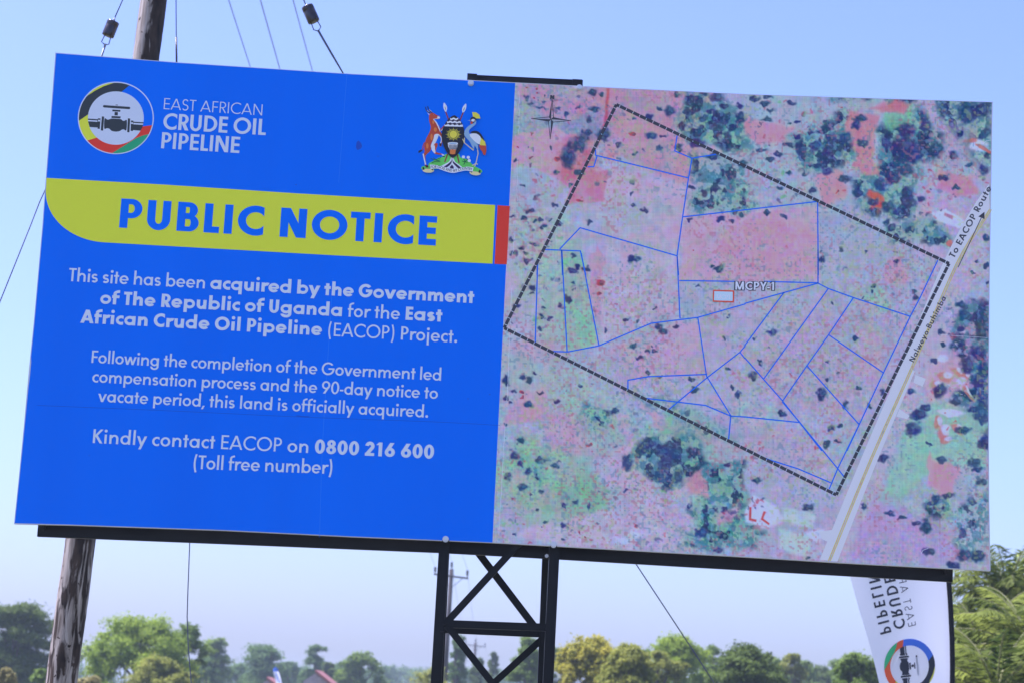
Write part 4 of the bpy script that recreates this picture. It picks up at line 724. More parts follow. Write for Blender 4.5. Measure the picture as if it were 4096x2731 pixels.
for o in (0.0, 6.5): board_line(mb, 'R', smooth_path([(x - 2 + o, y + 2) for x, y in yl], 4), 3.4, 0.0029)
mb.build('road_line', ink('map_roadline', (176, 172, 104)), MAP)
# torn and scuffed seam of the map vinyl
def scuff(*a_):
    m = MB(); board_line(m, *a_); m.build('sheet_scuff', MW, MAP)
for x0, y0, x1, y1 in ((150, 130, 148, 470), (138, 660, 132, 990), (115, 1240, 100, 1420)): scuff( '1', [(x0 + (x1 - x0) * t + rng.uniform(-4, 4), y0 + (y1 - y0) * t) for t in np.linspace(0, 1, 14)], 1.3, 0.0030)
scuff( '3', [(130 - 35 * t + rng.uniform(-4, 4), 300 + 880 * t) for t in np.linspace(0, 1, 26)], 1.5, 0.0030); scuff( '5', [(135 - 55 * t + rng.uniform(-3, 3), 200 + 1000 * t) for t in np.linspace(0, 1, 26)], 1.4, 0.0030)
scuff( '4', [(1520, 662), (1640, 672), (1780, 680), (1900, 688)], 1.2, 0.0030); scuff( '6', [(1625, 1370), (1640, 1340), (1685, 1325)], 1.6, 0.0030); scuff( '2', [(1825, 545), (1850, 520), (1893, 512)], 1.6, 0.0030)

# ------------------------------------------------------------------ wooden pole, guys, cables
def path3(pts):                           # [(px, py, depth)] -> 3D
    return [at(x, y, d) for x, y, d in pts]
WIRE = mat('galvanised_wire', (0.10, 0.115, 0.15), 0.5, 0.5, metal=0.3); WIREP = mat('conductor', (0.22, 0.25, 0.34), 0.45, 0.5, metal=0.4); PORC = mat('insulator_glaze', (0.028, 0.020, 0.018), 0.18, 0.6)
def pole():
    YP = 14.0; a = at(615, 0, YP); b = at(245, 2731, YP); d = (a - b) / (a[2] - b[2]); base = b - d * b[2]; top = b + d * (8.6 - b[2])
    root = thing('utility_pole', 'weathered wooden pole with peeling pale and tar black bark rising behind the billboard', 'pole', tuple(base))
    m = bpy.data.materials.new('weathered_pole'); m.use_nodes = True; nt = m.node_tree; p = nt.nodes['Principled BSDF']; p.inputs['Roughness'].default_value = 0.8; p.inputs['Specular IOR Level'].default_value = 0.25
    tc = nt.nodes.new('ShaderNodeTexCoord')
    def nz(sc, xyz, det=4, dist=0.0):
        mp = nt.nodes.new('ShaderNodeMapping'); mp.inputs['Scale'].default_value = xyz; n = nt.nodes.new('ShaderNodeTexNoise'); n.inputs['Scale'].default_value = sc; n.inputs['Detail'].default_value = det; n.inputs['Distortion'].default_value = dist
        nt.links.new(tc.outputs['Object'], mp.inputs[0]); nt.links.new(mp.outputs[0], n.inputs[0]); return n
    def ramp(n, p0, c0, p1, c1):
        r = nt.nodes.new('ShaderNodeValToRGB'); e = r.color_ramp.elements; e[0].position, e[1].position = p0, p1; e[0].color = (*c0, 1); e[1].color = (*c1, 1); nt.links.new(n.outputs[0], r.inputs[0]); return r
    def mix(f, A, B_):
        x = nt.nodes.new('ShaderNodeMixRGB'); nt.links.new(f.outputs[0], x.inputs[0]); nt.links.new(A.outputs[0], x.inputs[1]); nt.links.new(B_.outputs[0], x.inputs[2]); return x
    wood = ramp(nz(44, (1, 1, 0.10), 6, 0.4), 0.3, (0.19, 0.155, 0.115), 0.7, (0.50, 0.44, 0.36)); tar = ramp(nz(20, (1, 1, 0.3)), 0.3, (0.014, 0.011, 0.009), 0.75, (0.09, 0.062, 0.042))
    n1 = nz(17, (1.1, 1.1, 0.17), 6, 0.9)
    sep = nt.nodes.new('ShaderNodeSeparateXYZ'); nt.links.new(tc.outputs['Object'], sep.inputs[0])    # near the top the sunlit left side is painted pale, the creosoted right dark
    mr = nt.nodes.new('ShaderNodeMapRange'); mr.inputs[1].default_value = 2.2; mr.inputs[2].default_value = 4.6; mr.inputs[3].default_value = 0.0; mr.inputs[4].default_value = 1.0; nt.links.new(sep.outputs['Z'], mr.inputs[0])
    axx = nt.nodes.new('ShaderNodeMath'); axx.operation = 'MULTIPLY_ADD'; nt.links.new(sep.outputs['Z'], axx.inputs[0]); axx.inputs[1].default_value = -float(d[0]); nt.links.new(sep.outputs['X'], axx.inputs[2])
    ms = nt.nodes.new('ShaderNodeMath'); ms.operation = 'MULTIPLY'; nt.links.new(axx.outputs[0], ms.inputs[0]); ms.inputs[1].default_value = 3.6
    mm = nt.nodes.new('ShaderNodeMath'); mm.operation = 'MULTIPLY'; nt.links.new(ms.outputs[0], mm.inputs[0]); nt.links.new(mr.outputs[0], mm.inputs[1])
    ad = nt.nodes.new('ShaderNodeMath'); ad.operation = 'ADD'; nt.links.new(mm.outputs[0], ad.inputs[0]); nt.links.new(n1.outputs[0], ad.inputs[1])
    f = ramp(ad, 0.455, (0, 0, 0), 0.53, (1, 1, 1)); kn = ramp(nz(26, (1, 1, 0.6), 2), 0.66, (0, 0, 0), 0.70, (1, 1, 1))
    c1 = mix(f, wood, tar); c2 = mix(kn, c1, tar); nt.links.new(c2.outputs[0], p.inputs['Base Color'])
    bm = nt.nodes.new('ShaderNodeBump'); bm.inputs['Strength'].default_value = 0.6; bm.inputs['Distance'].default_value = 0.012; nt.links.new(n1.outputs[0], bm.inputs['Height']); nt.links.new(bm.outputs[0], p.inputs['Normal'])
    rg = np.random.default_rng(5); n, L = 36, 170; V = []
    ph = rg.random((6, 2)) * 6.28
    for j in range(L):
        t = j / (L - 1); c = base + (top - base) * t; z = c[2]; r = 0.107 - 0.0026 * (z - 1.2)
        for k in range(n):
            an = 2 * math.pi * k / n; q = r * (1 + 0.022 * math.sin(3 * an + z * 2.1 + ph[0, 0]) + 0.018 * math.sin(5 * an - z * 3.7 + ph[1, 0]) + 0.012 * math.sin(2 * an + z * 9 + ph[2, 0]) + 0.016 * (rg.random() - 0.5))
            q += 0.022 * math.exp(-((z - 5.37) / 0.07) ** 2) * max(0, math.cos(an - 0.05)) ** 2
            V.append(c + np.array([math.cos(an) * q, math.sin(an) * q, 0]))
    mb = MB(); mb.add(V, [(j * n + k, j * n + (k + 1) % n, (j + 1) * n + (k + 1) % n, (j + 1) * n + k) for j in range(L - 1) for k in range(n)] + [tuple((L - 1) * n + k for k in range(n))]); mb.build('pole_shaft', m, root, True)
    mb = MB(); k = top - d * 0.3
    mb.bar(k + np.array([-0.9, -0.13, 0]), k + np.array([0.9, -0.13, 0]), 0.1, 0.09, (0, 0, 1)); mb.build('crossarm', STEEL, root)
    return top, d
PTOP, PDIR = pole()
def insulator(root, a, b, r=0.045):
    a, b = np.array(a), np.array(b); u = (b - a); mb = MB(); N = 14; pts = []; rs = []
    for i, (t, q) in enumerate([(0, 0.35), (0.03, 0.8), (0.05, 0.97), (0.12, 1), (0.3, 1), (0.33, 0.96), (0.36, 1), (0.88, 1), (0.96, 0.97), (0.98, 0.75), (1, 0.35)]): pts.append(a + u * t); rs.append(r * q)
    mb.tube(pts, rs, 16); return mb.build('strain_insulator', PORC, root, True)
def guy(label, up, ins, dn, r=0.0045):
    P = path3(up); Q = path3(dn); root = thing('guy_wire', label, 'guy wire', tuple(Q[-1]), 'guy wires of the wooden pole'); i0, i1 = path3(ins); ax = (i1 - i0) / np.linalg.norm(i1 - i0); sd_ = np.cross(ax, [0, 1, 0]); 
    m = MB(); m.tube(P, r, 6); m.tube([P[-1], i0 + sd_ * 0.014 + ax * 0.03], r * 0.9, 6); m.tube([P[-1], i0 - sd_ * 0.014 + ax * 0.03], r * 0.9, 6); m.build('wire', WIRE, root, True)
    m = MB(); e = Q[0]; m.tube([i1 + sd_ * 0.02 - ax * 0.04, i1 + sd_ * 0.030 + ax * 0.05, e], r * 0.9, 6); m.tube([i1 - sd_ * 0.02 - ax * 0.04, i1 - sd_ * 0.026 + ax * 0.05, e], r * 0.9, 6)
    m.tube(Q, r, 6); g0 = Q[0]; g1 = Q[0] + (Q[1] - Q[0]) / np.linalg.norm(Q[1] - Q[0]) * 0.35; m.tube([g0 - ax * 0.01, g0 * 0.5 + g1 * 0.5, g1], [r * 1.9, r * 1.7, r * 1.2], 6); m.build('wire', WIRE, root, True)
    insulator(root, i0, i1); return root
pt = to_px(PTOP - PDIR * 0.25)
guy('thin steel guy wire with a brown insulator, slanting down past the yellow band', [(pt[0], pt[1], 14), *[(zp('Q', 825, 0) + (14,)), (zp('Q', 772, 120) + (14,))]], [zp('Q', 764, 143) + (14,), zp('Q', 722, 248) + (14,)],
    [zp('Q', 706, 305) + (14,), zp('Q', 683, 375) + (14,), zp('Q', 298, 1290) + (13.6,), zp('Q', 265, 1362) + (13.6,), zp('Q', 207, 1512) + (13.5,), DD(0, 693) + (13.4,), DD(-230, 1250) + (13.2,), DD(-540, 2000) + (13.0,)])
guy('thin steel guy wire with a dark insulator, slanting down toward the round dark tree', [(pt[0], pt[1], 14), zp('Q', 2036, -10) + (14,), zp('Q', 2052, 28) + (14,)], [zp('Q', 2062, 40) + (14,), zp('Q', 2112, 152) + (14,)],
    [zp('Q', 2140, 212) + (14,), zp('Q', 2303, 490) + (14.1,), DD(1460, 1293) + (15.2,), DD(1590, 1490) + (15.5,), DD(1700, 1660) + (15.7,), DD(1990, 2110) + (16.2,)])
root = thing('hanging_cable', 'slim dark cable hanging down beside the wooden pole, behind the blue half of the billboard', 'cable', tuple(at(700, 3600, 14.3)))
m = MB(); m.tube(path3([(704, -700, 14.3), (704, 0, 14.3), (705, 152, 14.3), (730, 1400, 14.3), (759, 2165, 14.3), (751, 2376, 14.3), (748.5, 2465, 14.3), (753, 2584, 14.3), (765, 2731, 14.3), (785, 2900, 14.3), (800, 3590, 14.3)]), 0.0042, 6); m.build('wire', WIRE, root, True)
m = MB(); m.tube(path3([(704.8, 150, 14.3), (706.5, 260, 14.3), (716, 700, 14.3), (724, 1100, 14.3)]), 0.0075, 8); m.build('cable_sleeve', PORC, root, True)

# ------------------------------------------------------------------ power line
def gx(dx, Y, yy=1600): return float(atD(dx, yy, Y)[0])
WOODP = mat('pole_wood', (0.055, 0.045, 0.04), 0.85, 0.2, noise=0.4, nscale=3, stretch=(1, 1, 0.2))
def line_pole(label, xt, yt, xb, Y, arm_half, r):
    t = atD(xt, yt, Y); b = np.array([gx(xb, Y), Y, 0.0]); root = thing('power_pole', label, 'power pole', tuple(b), 'power line poles seen through the lattice tower')
    m = MB(); m.tube([b, b * 0.5 + t * 0.5, t], [r * 1.35, r * 1.2, r], 10); m.build('pole_shaft', WOODP, root, True)
    k = t - np.array([0, 0.05, 0.45]); m = MB(); m.bar(k + np.array([-arm_half, -0.2, 0.08]), k + np.array([arm_half, -0.2, -0.08]), 0.1, 0.09, (0, 0, 1)); m.bar(k + np.array([0.0, -0.2, -0.75]), k + np.array([0.75, -0.2, -0.06]), 0.05, 0.03, (0, 1, 0)); m.bar(k + np.array([0.0, -0.2, -0.75]), k + np.array([-0.75, -0.2, 0.06]), 0.05, 0.03, (0, 1, 0)); m.build('crossarm', WOODP, root)
    pins = []
    for dx in (-arm_half + 0.06, 0.0, arm_half - 0.06):
        q = k + np.array([dx, -0.2, 0.05 - dx * 0.06]) if dx else t; m = MB(); m.tube([q, q + np.array([0, 0, .12]), q + np.array([0, 0, .13]), q + np.array([0, 0, .28]), q + np.array([0, 0, .30]), q + np.array([0, 0, .42]), q + np.array([0, 0, .44])], [.03, .03, .08, .07, .09, .06, .02], 8); m.build('insulator', PORC, root, True); pins.append(q + np.array([0, 0, .44]))
    return pins
p1 = line_pole('tall dark power pole just beside the black lattice post, nearest of the power poles', 1037, 1306, 1018, 125, 1.05, 0.135)
p2 = line_pole('mid distance power pole standing centred between the lattice braces', 1092, 1474, 1086, 262, 1.3, 0.17)
p3 = line_pole('faint far power pole low between lattice braces, smallest of the power poles', 1128, 1540, 1126, 520, 1.5, 0.2)
def sag(a, b, s, n=14): return [a + (b - a) * t - np.array([0, 0, 4 * s * t * (1 - t)]) for t in np.linspace(0, 1, n)]
def owire(label, pts, r):
    root = thing('overhead_wire', label, 'wire', tuple(pts[0]), 'wires of the overhead power line'); m = MB(); m.tube(pts, r, 5); m.build('wire', WIREP, root, True)
for i, (xa, ya, xb_, yb_) in enumerate(((525, 0, 575, 155), (598, 0, 643, 160), (673, 0, 718, 165))):
    a = p1[i]; n = np.array(atD(xa, ya, 31.0)); f = np.array(atD(xb_, yb_, 37.0)); f2 = f + (f - n) * 1.0 - np.array([0, 0, -0.0]); start = n - (f - n) * 9.0
    c_ = f + (f - n) * 4.2; s = [start, n] + [f * (1 - t) ** 2 + c_ * 2 * t * (1 - t) + a * t * t for t in np.linspace(0, 1, 26)]
    owire(('outermost pale overhead wire, above the billboard toward the wooden pole', 'middle of the three pale overhead wires above the billboard', 'pale overhead wire above the billboard closest to the guy wire insulator')[i], s, (0.010, 0.011, 0.010)[i])
for i in range(3): owire(('faint sagging wire from the short end of the crossarm to the mid distance pole', 'faint sagging wire from the nearest power pole tip to the mid distance pole', 'faint sagging wire from the long end of the crossarm to the mid distance pole')[i], sag(p1[i], p2[i], 2.4), 0.011)
for i in range(3): owire('very faint wire between the two farther power poles', sag(p2[i], p3[i], 3.0), 0.013)

# ------------------------------------------------------------------ feather flags
FLAGW = mat('flag_cloth', (0.88, 0.88, 0.88), 0.75, 0.2, bump=0.35, nscale=3.5, stretch=(1.6, 1, 0.5)); FLAGB = mat('flag_blue', (0.10, 0.22, 0.75), 0.7, 0.2); FLAGK = mat('flag_black', (0.05, 0.055, 0.07), 0.7, 0.2)
for m_ in (FLAGW,):
    nt = m_.node_tree; tr = nt.nodes.new('ShaderNodeBsdfTranslucent'); tr.inputs[0].default_value = (0.88, 0.88, 0.88, 1); ms = nt.nodes.new('ShaderNodeMixShader'); ms.inputs[0].default_value = 0.5
    nt.links.new(nt.nodes['Principled BSDF'].outputs[0], ms.inputs[1]); nt.links.new(tr.outputs[0], ms.inputs[2]); nt.links.new(ms.outputs[0], nt.nodes['Material Output'].inputs[0])
def flag():
    YF = 17.0
    left = [(1010, -120), (1090, 200), (1180, 515), (1240, 730), (1300, 930), (1345, 1100), (1376, 1232), (1420, 1450), (1470, 1700)]; right = [(1700, -420), (1800, 200), (1828, 555), (1842, 730), (1850, 930), (1853, 1100), (1852, 1232), (1850, 1450), (1848, 1700)]
    L_ = np.array(smooth_path(left, 8)); R_ = np.array(smooth_path(right, 8)); n = 26
    def fold(s, y): return 0.020 * math.sin(s * 4.2 + y * 0.0022 + 0.6) + 0.007 * math.sin(s * 13 - y * 0.006)
    root = thing('feather_flag', 'white feather flag with round emblem and mirrored lettering on a black pole', 'flag', tuple(at(*zp('F', 1866, 2100), YF) * np.array([1, 1, 0])))
    V = []; 
    for a, b in zip(L_, R_):
        for k in range(n):
            s = k / (n - 1); q = a + (b - a) * s; V.append(at(*zp('F', *q), YF + fold(s, q[1])))
    mb = MB(); mb.add(V, [(j * n + k, j * n + k + 1, (j + 1) * n + k + 1, (j + 1) * n + k) for j in range(len(L_) - 1) for k in range(n - 1)]); o = mb.build('cloth', FLAGW, root, True)
    def fp(x, y, lift):
        i = np.interp(y, (L_[:, 1] + R_[:, 1]) / 2, np.arange(len(L_))); xl = np.interp(y, L_[:, 1], L_[:, 0]); xr = np.interp(y, R_[:, 1], R_[:, 0]); s = (x - xl) / (xr - xl)
        return at(*zp('F', x, y), YF + fold(s, y) - 0.008 - lift)
    t = np.array([-0.215, -1.0]); t /= np.hypot(*t); 
    mb = MB()
    for txt, w, org, ln, cap, up in (('PIPELINE', 0.185, (1385, 905), 480, 76, (0.97, -0.25)), ('CRUDE OIL', 0.19, (1482, 872), 600, 76, (0.97, -0.24)), ('EAST AFRICAN', 0.10, (1574, 851), 590, 52, (0.97, -0.24))):
        text_on(mb, [(txt, w)], lambda s, h, k: fp(*(np.array(org) + t * s + np.array(up) * h), 0.0006 * k), ln, cap)
    mb.build('lettering', FLAGK, root)
    mb = MB()
    def put(pts, lv, mi):
        Q = []
        for x, y in pts:
            al, n_ = (x - 558) , -(y - 453) + 0.0
            al2 = al - 0.0 * n_; nn = n_ + 0.07 * al
            q = np.array([1581, 1116]) + np.array([-0.10, -1.0]) * al2 * 0.475 + np.array([1.0, -0.05]) * nn * 0.465; Q.append(fp(q[0], q[1], 0.001 + 0.0012 * lv))
        mb.poly(Q, mi)
    put(sector(-11.8, 68.3, -18.4, 78.5), 0, 5)
    for c, pts, lv in EMBLEM: put(pts, lv + (0 if c != 'w' or lv else 0), EM_INK[c])
    mb.build('pipeline_emblem', [FLAGW, FLAGK, mat('flag_lime', (0.72, 0.72, 0.06), 0.7, 0.2), mat('flag_red', (0.85, 0.14, 0.05), 0.7, 0.2), mat('flag_green', (0.08, 0.5, 0.2), 0.7, 0.2), FLAGB], root)
    m = MB(); pol = [(1690, -440), (1760, -200), (1815, 200), (1846, 555), (1858, 730), (1867, 930), (1870, 1100), (1869, 1232), (1867, 1700), (1866, 2100)]; P = [at(*zp('F', x, y), YF - 0.0) for x, y in pol]; P.append(np.array([P[-1][0], YF, 0.0])); m.tube(P, [0.018, 0.02, 0.022, 0.021, 0.021, 0.021, 0.021, 0.021, 0.021, 0.021, 0.021], 10); m.build('sleeve_pole', mat('flag_sleeve', (0.012, 0.012, 0.015), 0.7, 0.3), root, True)
flag()
def far_flag():
    Y = 140.0; b = np.array([gx(650, Y), Y, 0.0]); root = thing('feather_flag', 'small far white feather flag with a blue tip, standing low among the hazy trees', 'flag', tuple(b))
    def fz(x, y): return atD(x, y, Y) + np.array([0, -0.12 * math.sin((x - 627) * 0.25), 0])
    out = [(650, 1610), (637, 1575), (630, 1550), (627.5, 1538), (629, 1532), (633.5, 1530.5), (638, 1534), (643, 1550), (648, 1570), (656, 1610)]
    def rows(y0, y1, N=12):
        xs = []
        for y in np.linspace(y0, y1, N):
            l = np.interp(y, [1530.5, 1533, 1538, 1550, 1575, 1610], [633, 629, 627.5, 630, 637, 650]); r_ = np.interp(y, [1530.5, 1534, 1550, 1570, 1610], [634, 638, 643, 648, 656]); xs.append((l, r_, y))
        return xs
    for nm, y0, y1, mt in (('blue_tip', 1530.5, 1541, FLAGB), ('cloth', 1541, 1610, FLAGW)):
        V = []; rw = rows(y0, y1)
        for l, r_, y in rw:
            for s in np.linspace(0, 1, 5): V.append(fz(l + (r_ - l) * s, y))
        m = MB(); m.add(V, [(j * 5 + k, j * 5 + k + 1, j * 5 + k + 6, j * 5 + k + 5) for j in range(len(rw) - 1) for k in range(4)]); m.build(nm, mt, root, True)
    m = MB()
    for j in range(5): y = 1547 + 4.2 * j; x = 633 + (y - 1547) * 0.33; m.poly([fz(x + dx, y + dy) - np.array([0, 0.04, 0]) for dx, dy in ((0, 0), (4.5, -0.6), (5, 2), (0.6, 2.6))])
    m.build('lettering', FLAGB, root)
    m = MB(); m.tube([b + np.array([0.12, 0, 0]), fz(650, 1590) + np.array([0.2, 0.0, 0]), fz(643.5, 1550), fz(638, 1533)], 0.02, 6); m.build('pole_shaft', STEEL, root, True)
far_flag()

# ------------------------------------------------------------------ far houses
def house():
    WALL = mat('brick_wall', (0.36, 0.30, 0.28), 0.9, 0.2, noise=0.2, nscale=4); ROOF = mat('red_sheet_roof', (0.30, 0.10, 0.065), 0.6, 0.4, noise=0.15, nscale=3)
    Y = 150.0
    for lab, xl, xa, ya, xr, dep in (('grey brick house with a steep red metal roof among the far trees', 694, 724, 1545, 756, 6.0), ('low far house whose faded red roof just shows beneath the pair of eucalyptus trees', 602, 613, 1561, 624, 3.5)):
        a = atD(xa, ya, Y); x0, x1 = gx(xl, Y), gx(xr, Y); ez = a[2] - (x1 - a[0]) * 0.72; z0 = a[2] - (a[0] - x0) * 0.72
        root = thing('house', lab, 'house', (float(a[0]), Y, 0)); m = MB()
        f = [(x0, Y, 0), (x1, Y, 0), (x1, Y, ez), tuple(a), (x0, Y, z0)]; bk = [(p[0], p[1] + dep, p[2]) for p in f]
        m.poly(f); m.poly(bk[::-1]); m.poly([f[0], f[4], bk[4], bk[0]]); m.poly([f[1], bk[1], bk[2], f[2]]); m.build('wall', WALL, root)
        for e, zz, dx in ((x1, ez, 0.35), (x0, z0, -0.35)):
            m = MB(); f_ = -0.3 if dx > 0 else 0.04; up_ = 0.06 if dx > 0 else -0.05; A = np.array([a[0], Y + f_, a[2] + up_]); E = np.array([e + dx * (dx > 0), Y + f_, zz + up_ - 0.25 * (dx > 0)]); dz = np.array([0, 0, 0.20 if dx > 0 else 0.03]); dy = np.array([0, dep + 0.6, 0]); m.box8([A, E, E + dy, A + dy, A + dz, E + dz, E + dy + dz, A + dy + dz]); m.build('roof', ROOF, root)
        m = MB(); cx = float(a[0]) - 0.3; m.box8([(cx - .5, Y - .05, 0), (cx + .5, Y - .05, 0), (cx + .5, Y + .02, 0), (cx - .5, Y + .02, 0), (cx - .5, Y - .05, 2), (cx + .5, Y - .05, 2), (cx + .5, Y + .02, 2), (cx - .5, Y + .02, 2)]); m.build('door', WOODP, root)
house()

# ------------------------------------------------------------------ trees
def leafmat(name, c, var=0.35, hue=None):
    m = bpy.data.materials.new(name); m.use_nodes = True; nt = m.node_tree; p = nt.nodes['Principled BSDF']; p.inputs['Roughness'].default_value = 0.55; p.inputs['Specular IOR Level'].default_value = 0.1
    a = nt.nodes.new('ShaderNodeAttribute'); a.attribute_name = 'tint'; r = nt.nodes.new('ShaderNodeValToRGB'); e = r.color_ramp.elements; c = np.array(c); h = np.array(hue) if hue is not None else c * (1 + var) + np.array([0.012, 0.01, 0])
    e[0].color = (*np.clip(c * (1 - var), 0, 1), 1); e[1].color = (*np.clip(h, 0, 1), 1); nt.links.new(a.outputs['Fac'], r.inputs[0]); nt.links.new(r.outputs[0], p.inputs['Base Color'])
    tr = nt.nodes.new('ShaderNodeBsdfTranslucent'); nt.links.new(r.outputs[0], tr.inputs[0]); ms = nt.nodes.new('ShaderNodeMixShader'); ms.inputs[0].default_value = 0.45
    nt.links.new(p.outputs[0], ms.inputs[1]); nt.links.new(tr.outputs[0], ms.inputs[2]); nt.links.new(ms.outputs[0], nt.nodes['Material Output'].inputs[0]); return m
LM = {'dark': leafmat('leaf_dark', (0.080, 0.145, 0.024), 0.5, (0.19, 0.26, 0.04)), 'bright': leafmat('leaf_bright', (0.20, 0.33, 0.025), 0.4, (0.42, 0.53, 0.035)), 'mid': leafmat('leaf_mid', (0.14, 0.24, 0.03), 0.4, (0.26, 0.36, 0.045)), 'mango': leafmat('leaf_mango', (0.24, 0.28, 0.025), 0.4, (0.62, 0.55, 0.05)),
      'blue': leafmat('leaf_grey', (0.12, 0.20, 0.05), 0.35), 'olive': leafmat('leaf_olive', (0.22, 0.27, 0.035), 0.35, (0.42, 0.43, 0.06)), 'dry': leafmat('leaf_dry', (0.38, 0.34, 0.11), 0.35), 'palm': leafmat('leaf_palm', (0.10, 0.17, 0.022), 0.55, (0.32, 0.37, 0.05))}
BARK = mat('bark', (0.13, 0.10, 0.075), 0.9, 0.2, noise=0.35, nscale=5, stretch=(1, 1, 0.3))
def leaf_mesh(name, C, Nn, S, tint, elong=1.7):
    """one quad per leaf spray: centres C, facing Nn, size S"""
    n = len(C); rg = np.random.default_rng(n + 7); T = rg.normal(size=(n, 3)); T -= Nn * (T * Nn).sum(1, keepdims=True); T /= np.linalg.norm(T, axis=1, keepdims=True) + 1e-9; B_ = np.cross(Nn, T); S = S[:, None]
    v = np.stack([C - T * S * elong / 2, C + B_ * S * 0.42 + T * S * 0.06, C + T * S * elong / 2 + Nn * S * 0.18, C - B_ * S * 0.42 + T * S * 0.06], 1).reshape(-1, 3).astype(np.float32)
    me = bpy.data.meshes.new(name); me.vertices.add(n * 4); me.vertices.foreach_set('co', v.ravel()); me.loops.add(n * 4); me.loops.foreach_set('vertex_index', np.arange(n * 4, dtype=np.int32)); me.polygons.add(n); me.polygons.foreach_set('loop_start', np.arange(0, n * 4, 4, dtype=np.int32)); me.update(calc_edges=True)
    a = me.attributes.new('tint', 'FLOAT', 'POINT'); a.data.foreach_set('value', np.repeat(np.clip(tint, 0, 1), 4).astype(np.float32)); return me
def crown_points(rg, lobes, per, size, flat=1.0, up=0.8, shell=0.55):
    C, N_, S, T = [], [], [], []
    for (c, r, k) in lobes:                      # every bough carries ragged sprays of leaves
        n = int(per * k); r3 = np.array(r) if hasattr(r, '__len__') else np.array([r, r, r * flat]); ns = max(7, int(9 + 9 * rg.random()))
        ds = rg.normal(size=(ns, 3)); ds /= np.linalg.norm(ds, axis=1, keepdims=True); sub = ds * rg.uniform(0.35, 1.12, (ns, 1)); tn = rg.uniform(0.1, 0.75, ns) * 0.55 + 0.35 * rg.random()
        w = rg.dirichlet(np.ones(ns) * 2.5); ix = rg.choice(ns, n, p=w); sg = rg.uniform(0.15, 0.30, ns)[ix][:, None]
        off = sub[ix] + rg.normal(size=(n, 3)) * sg; d = off / (np.linalg.norm(off, axis=1, keepdims=True) + 1e-6)
        nn = d * 0.6 + rg.normal(size=(n, 3)) * 0.6 + np.array([0, 0, up]); nn /= np.linalg.norm(nn, axis=1, keepdims=True)
        C.append(np.array(c) + off * r3); N_.append(nn); S.append(size * rg.uniform(0.6, 1.35, n)); T.append(np.clip(tn[ix] + rg.normal(0.08, 0.13, n), 0, 1))
    return np.concatenate(C), np.concatenate(N_), np.concatenate(S), np.concatenate(T)
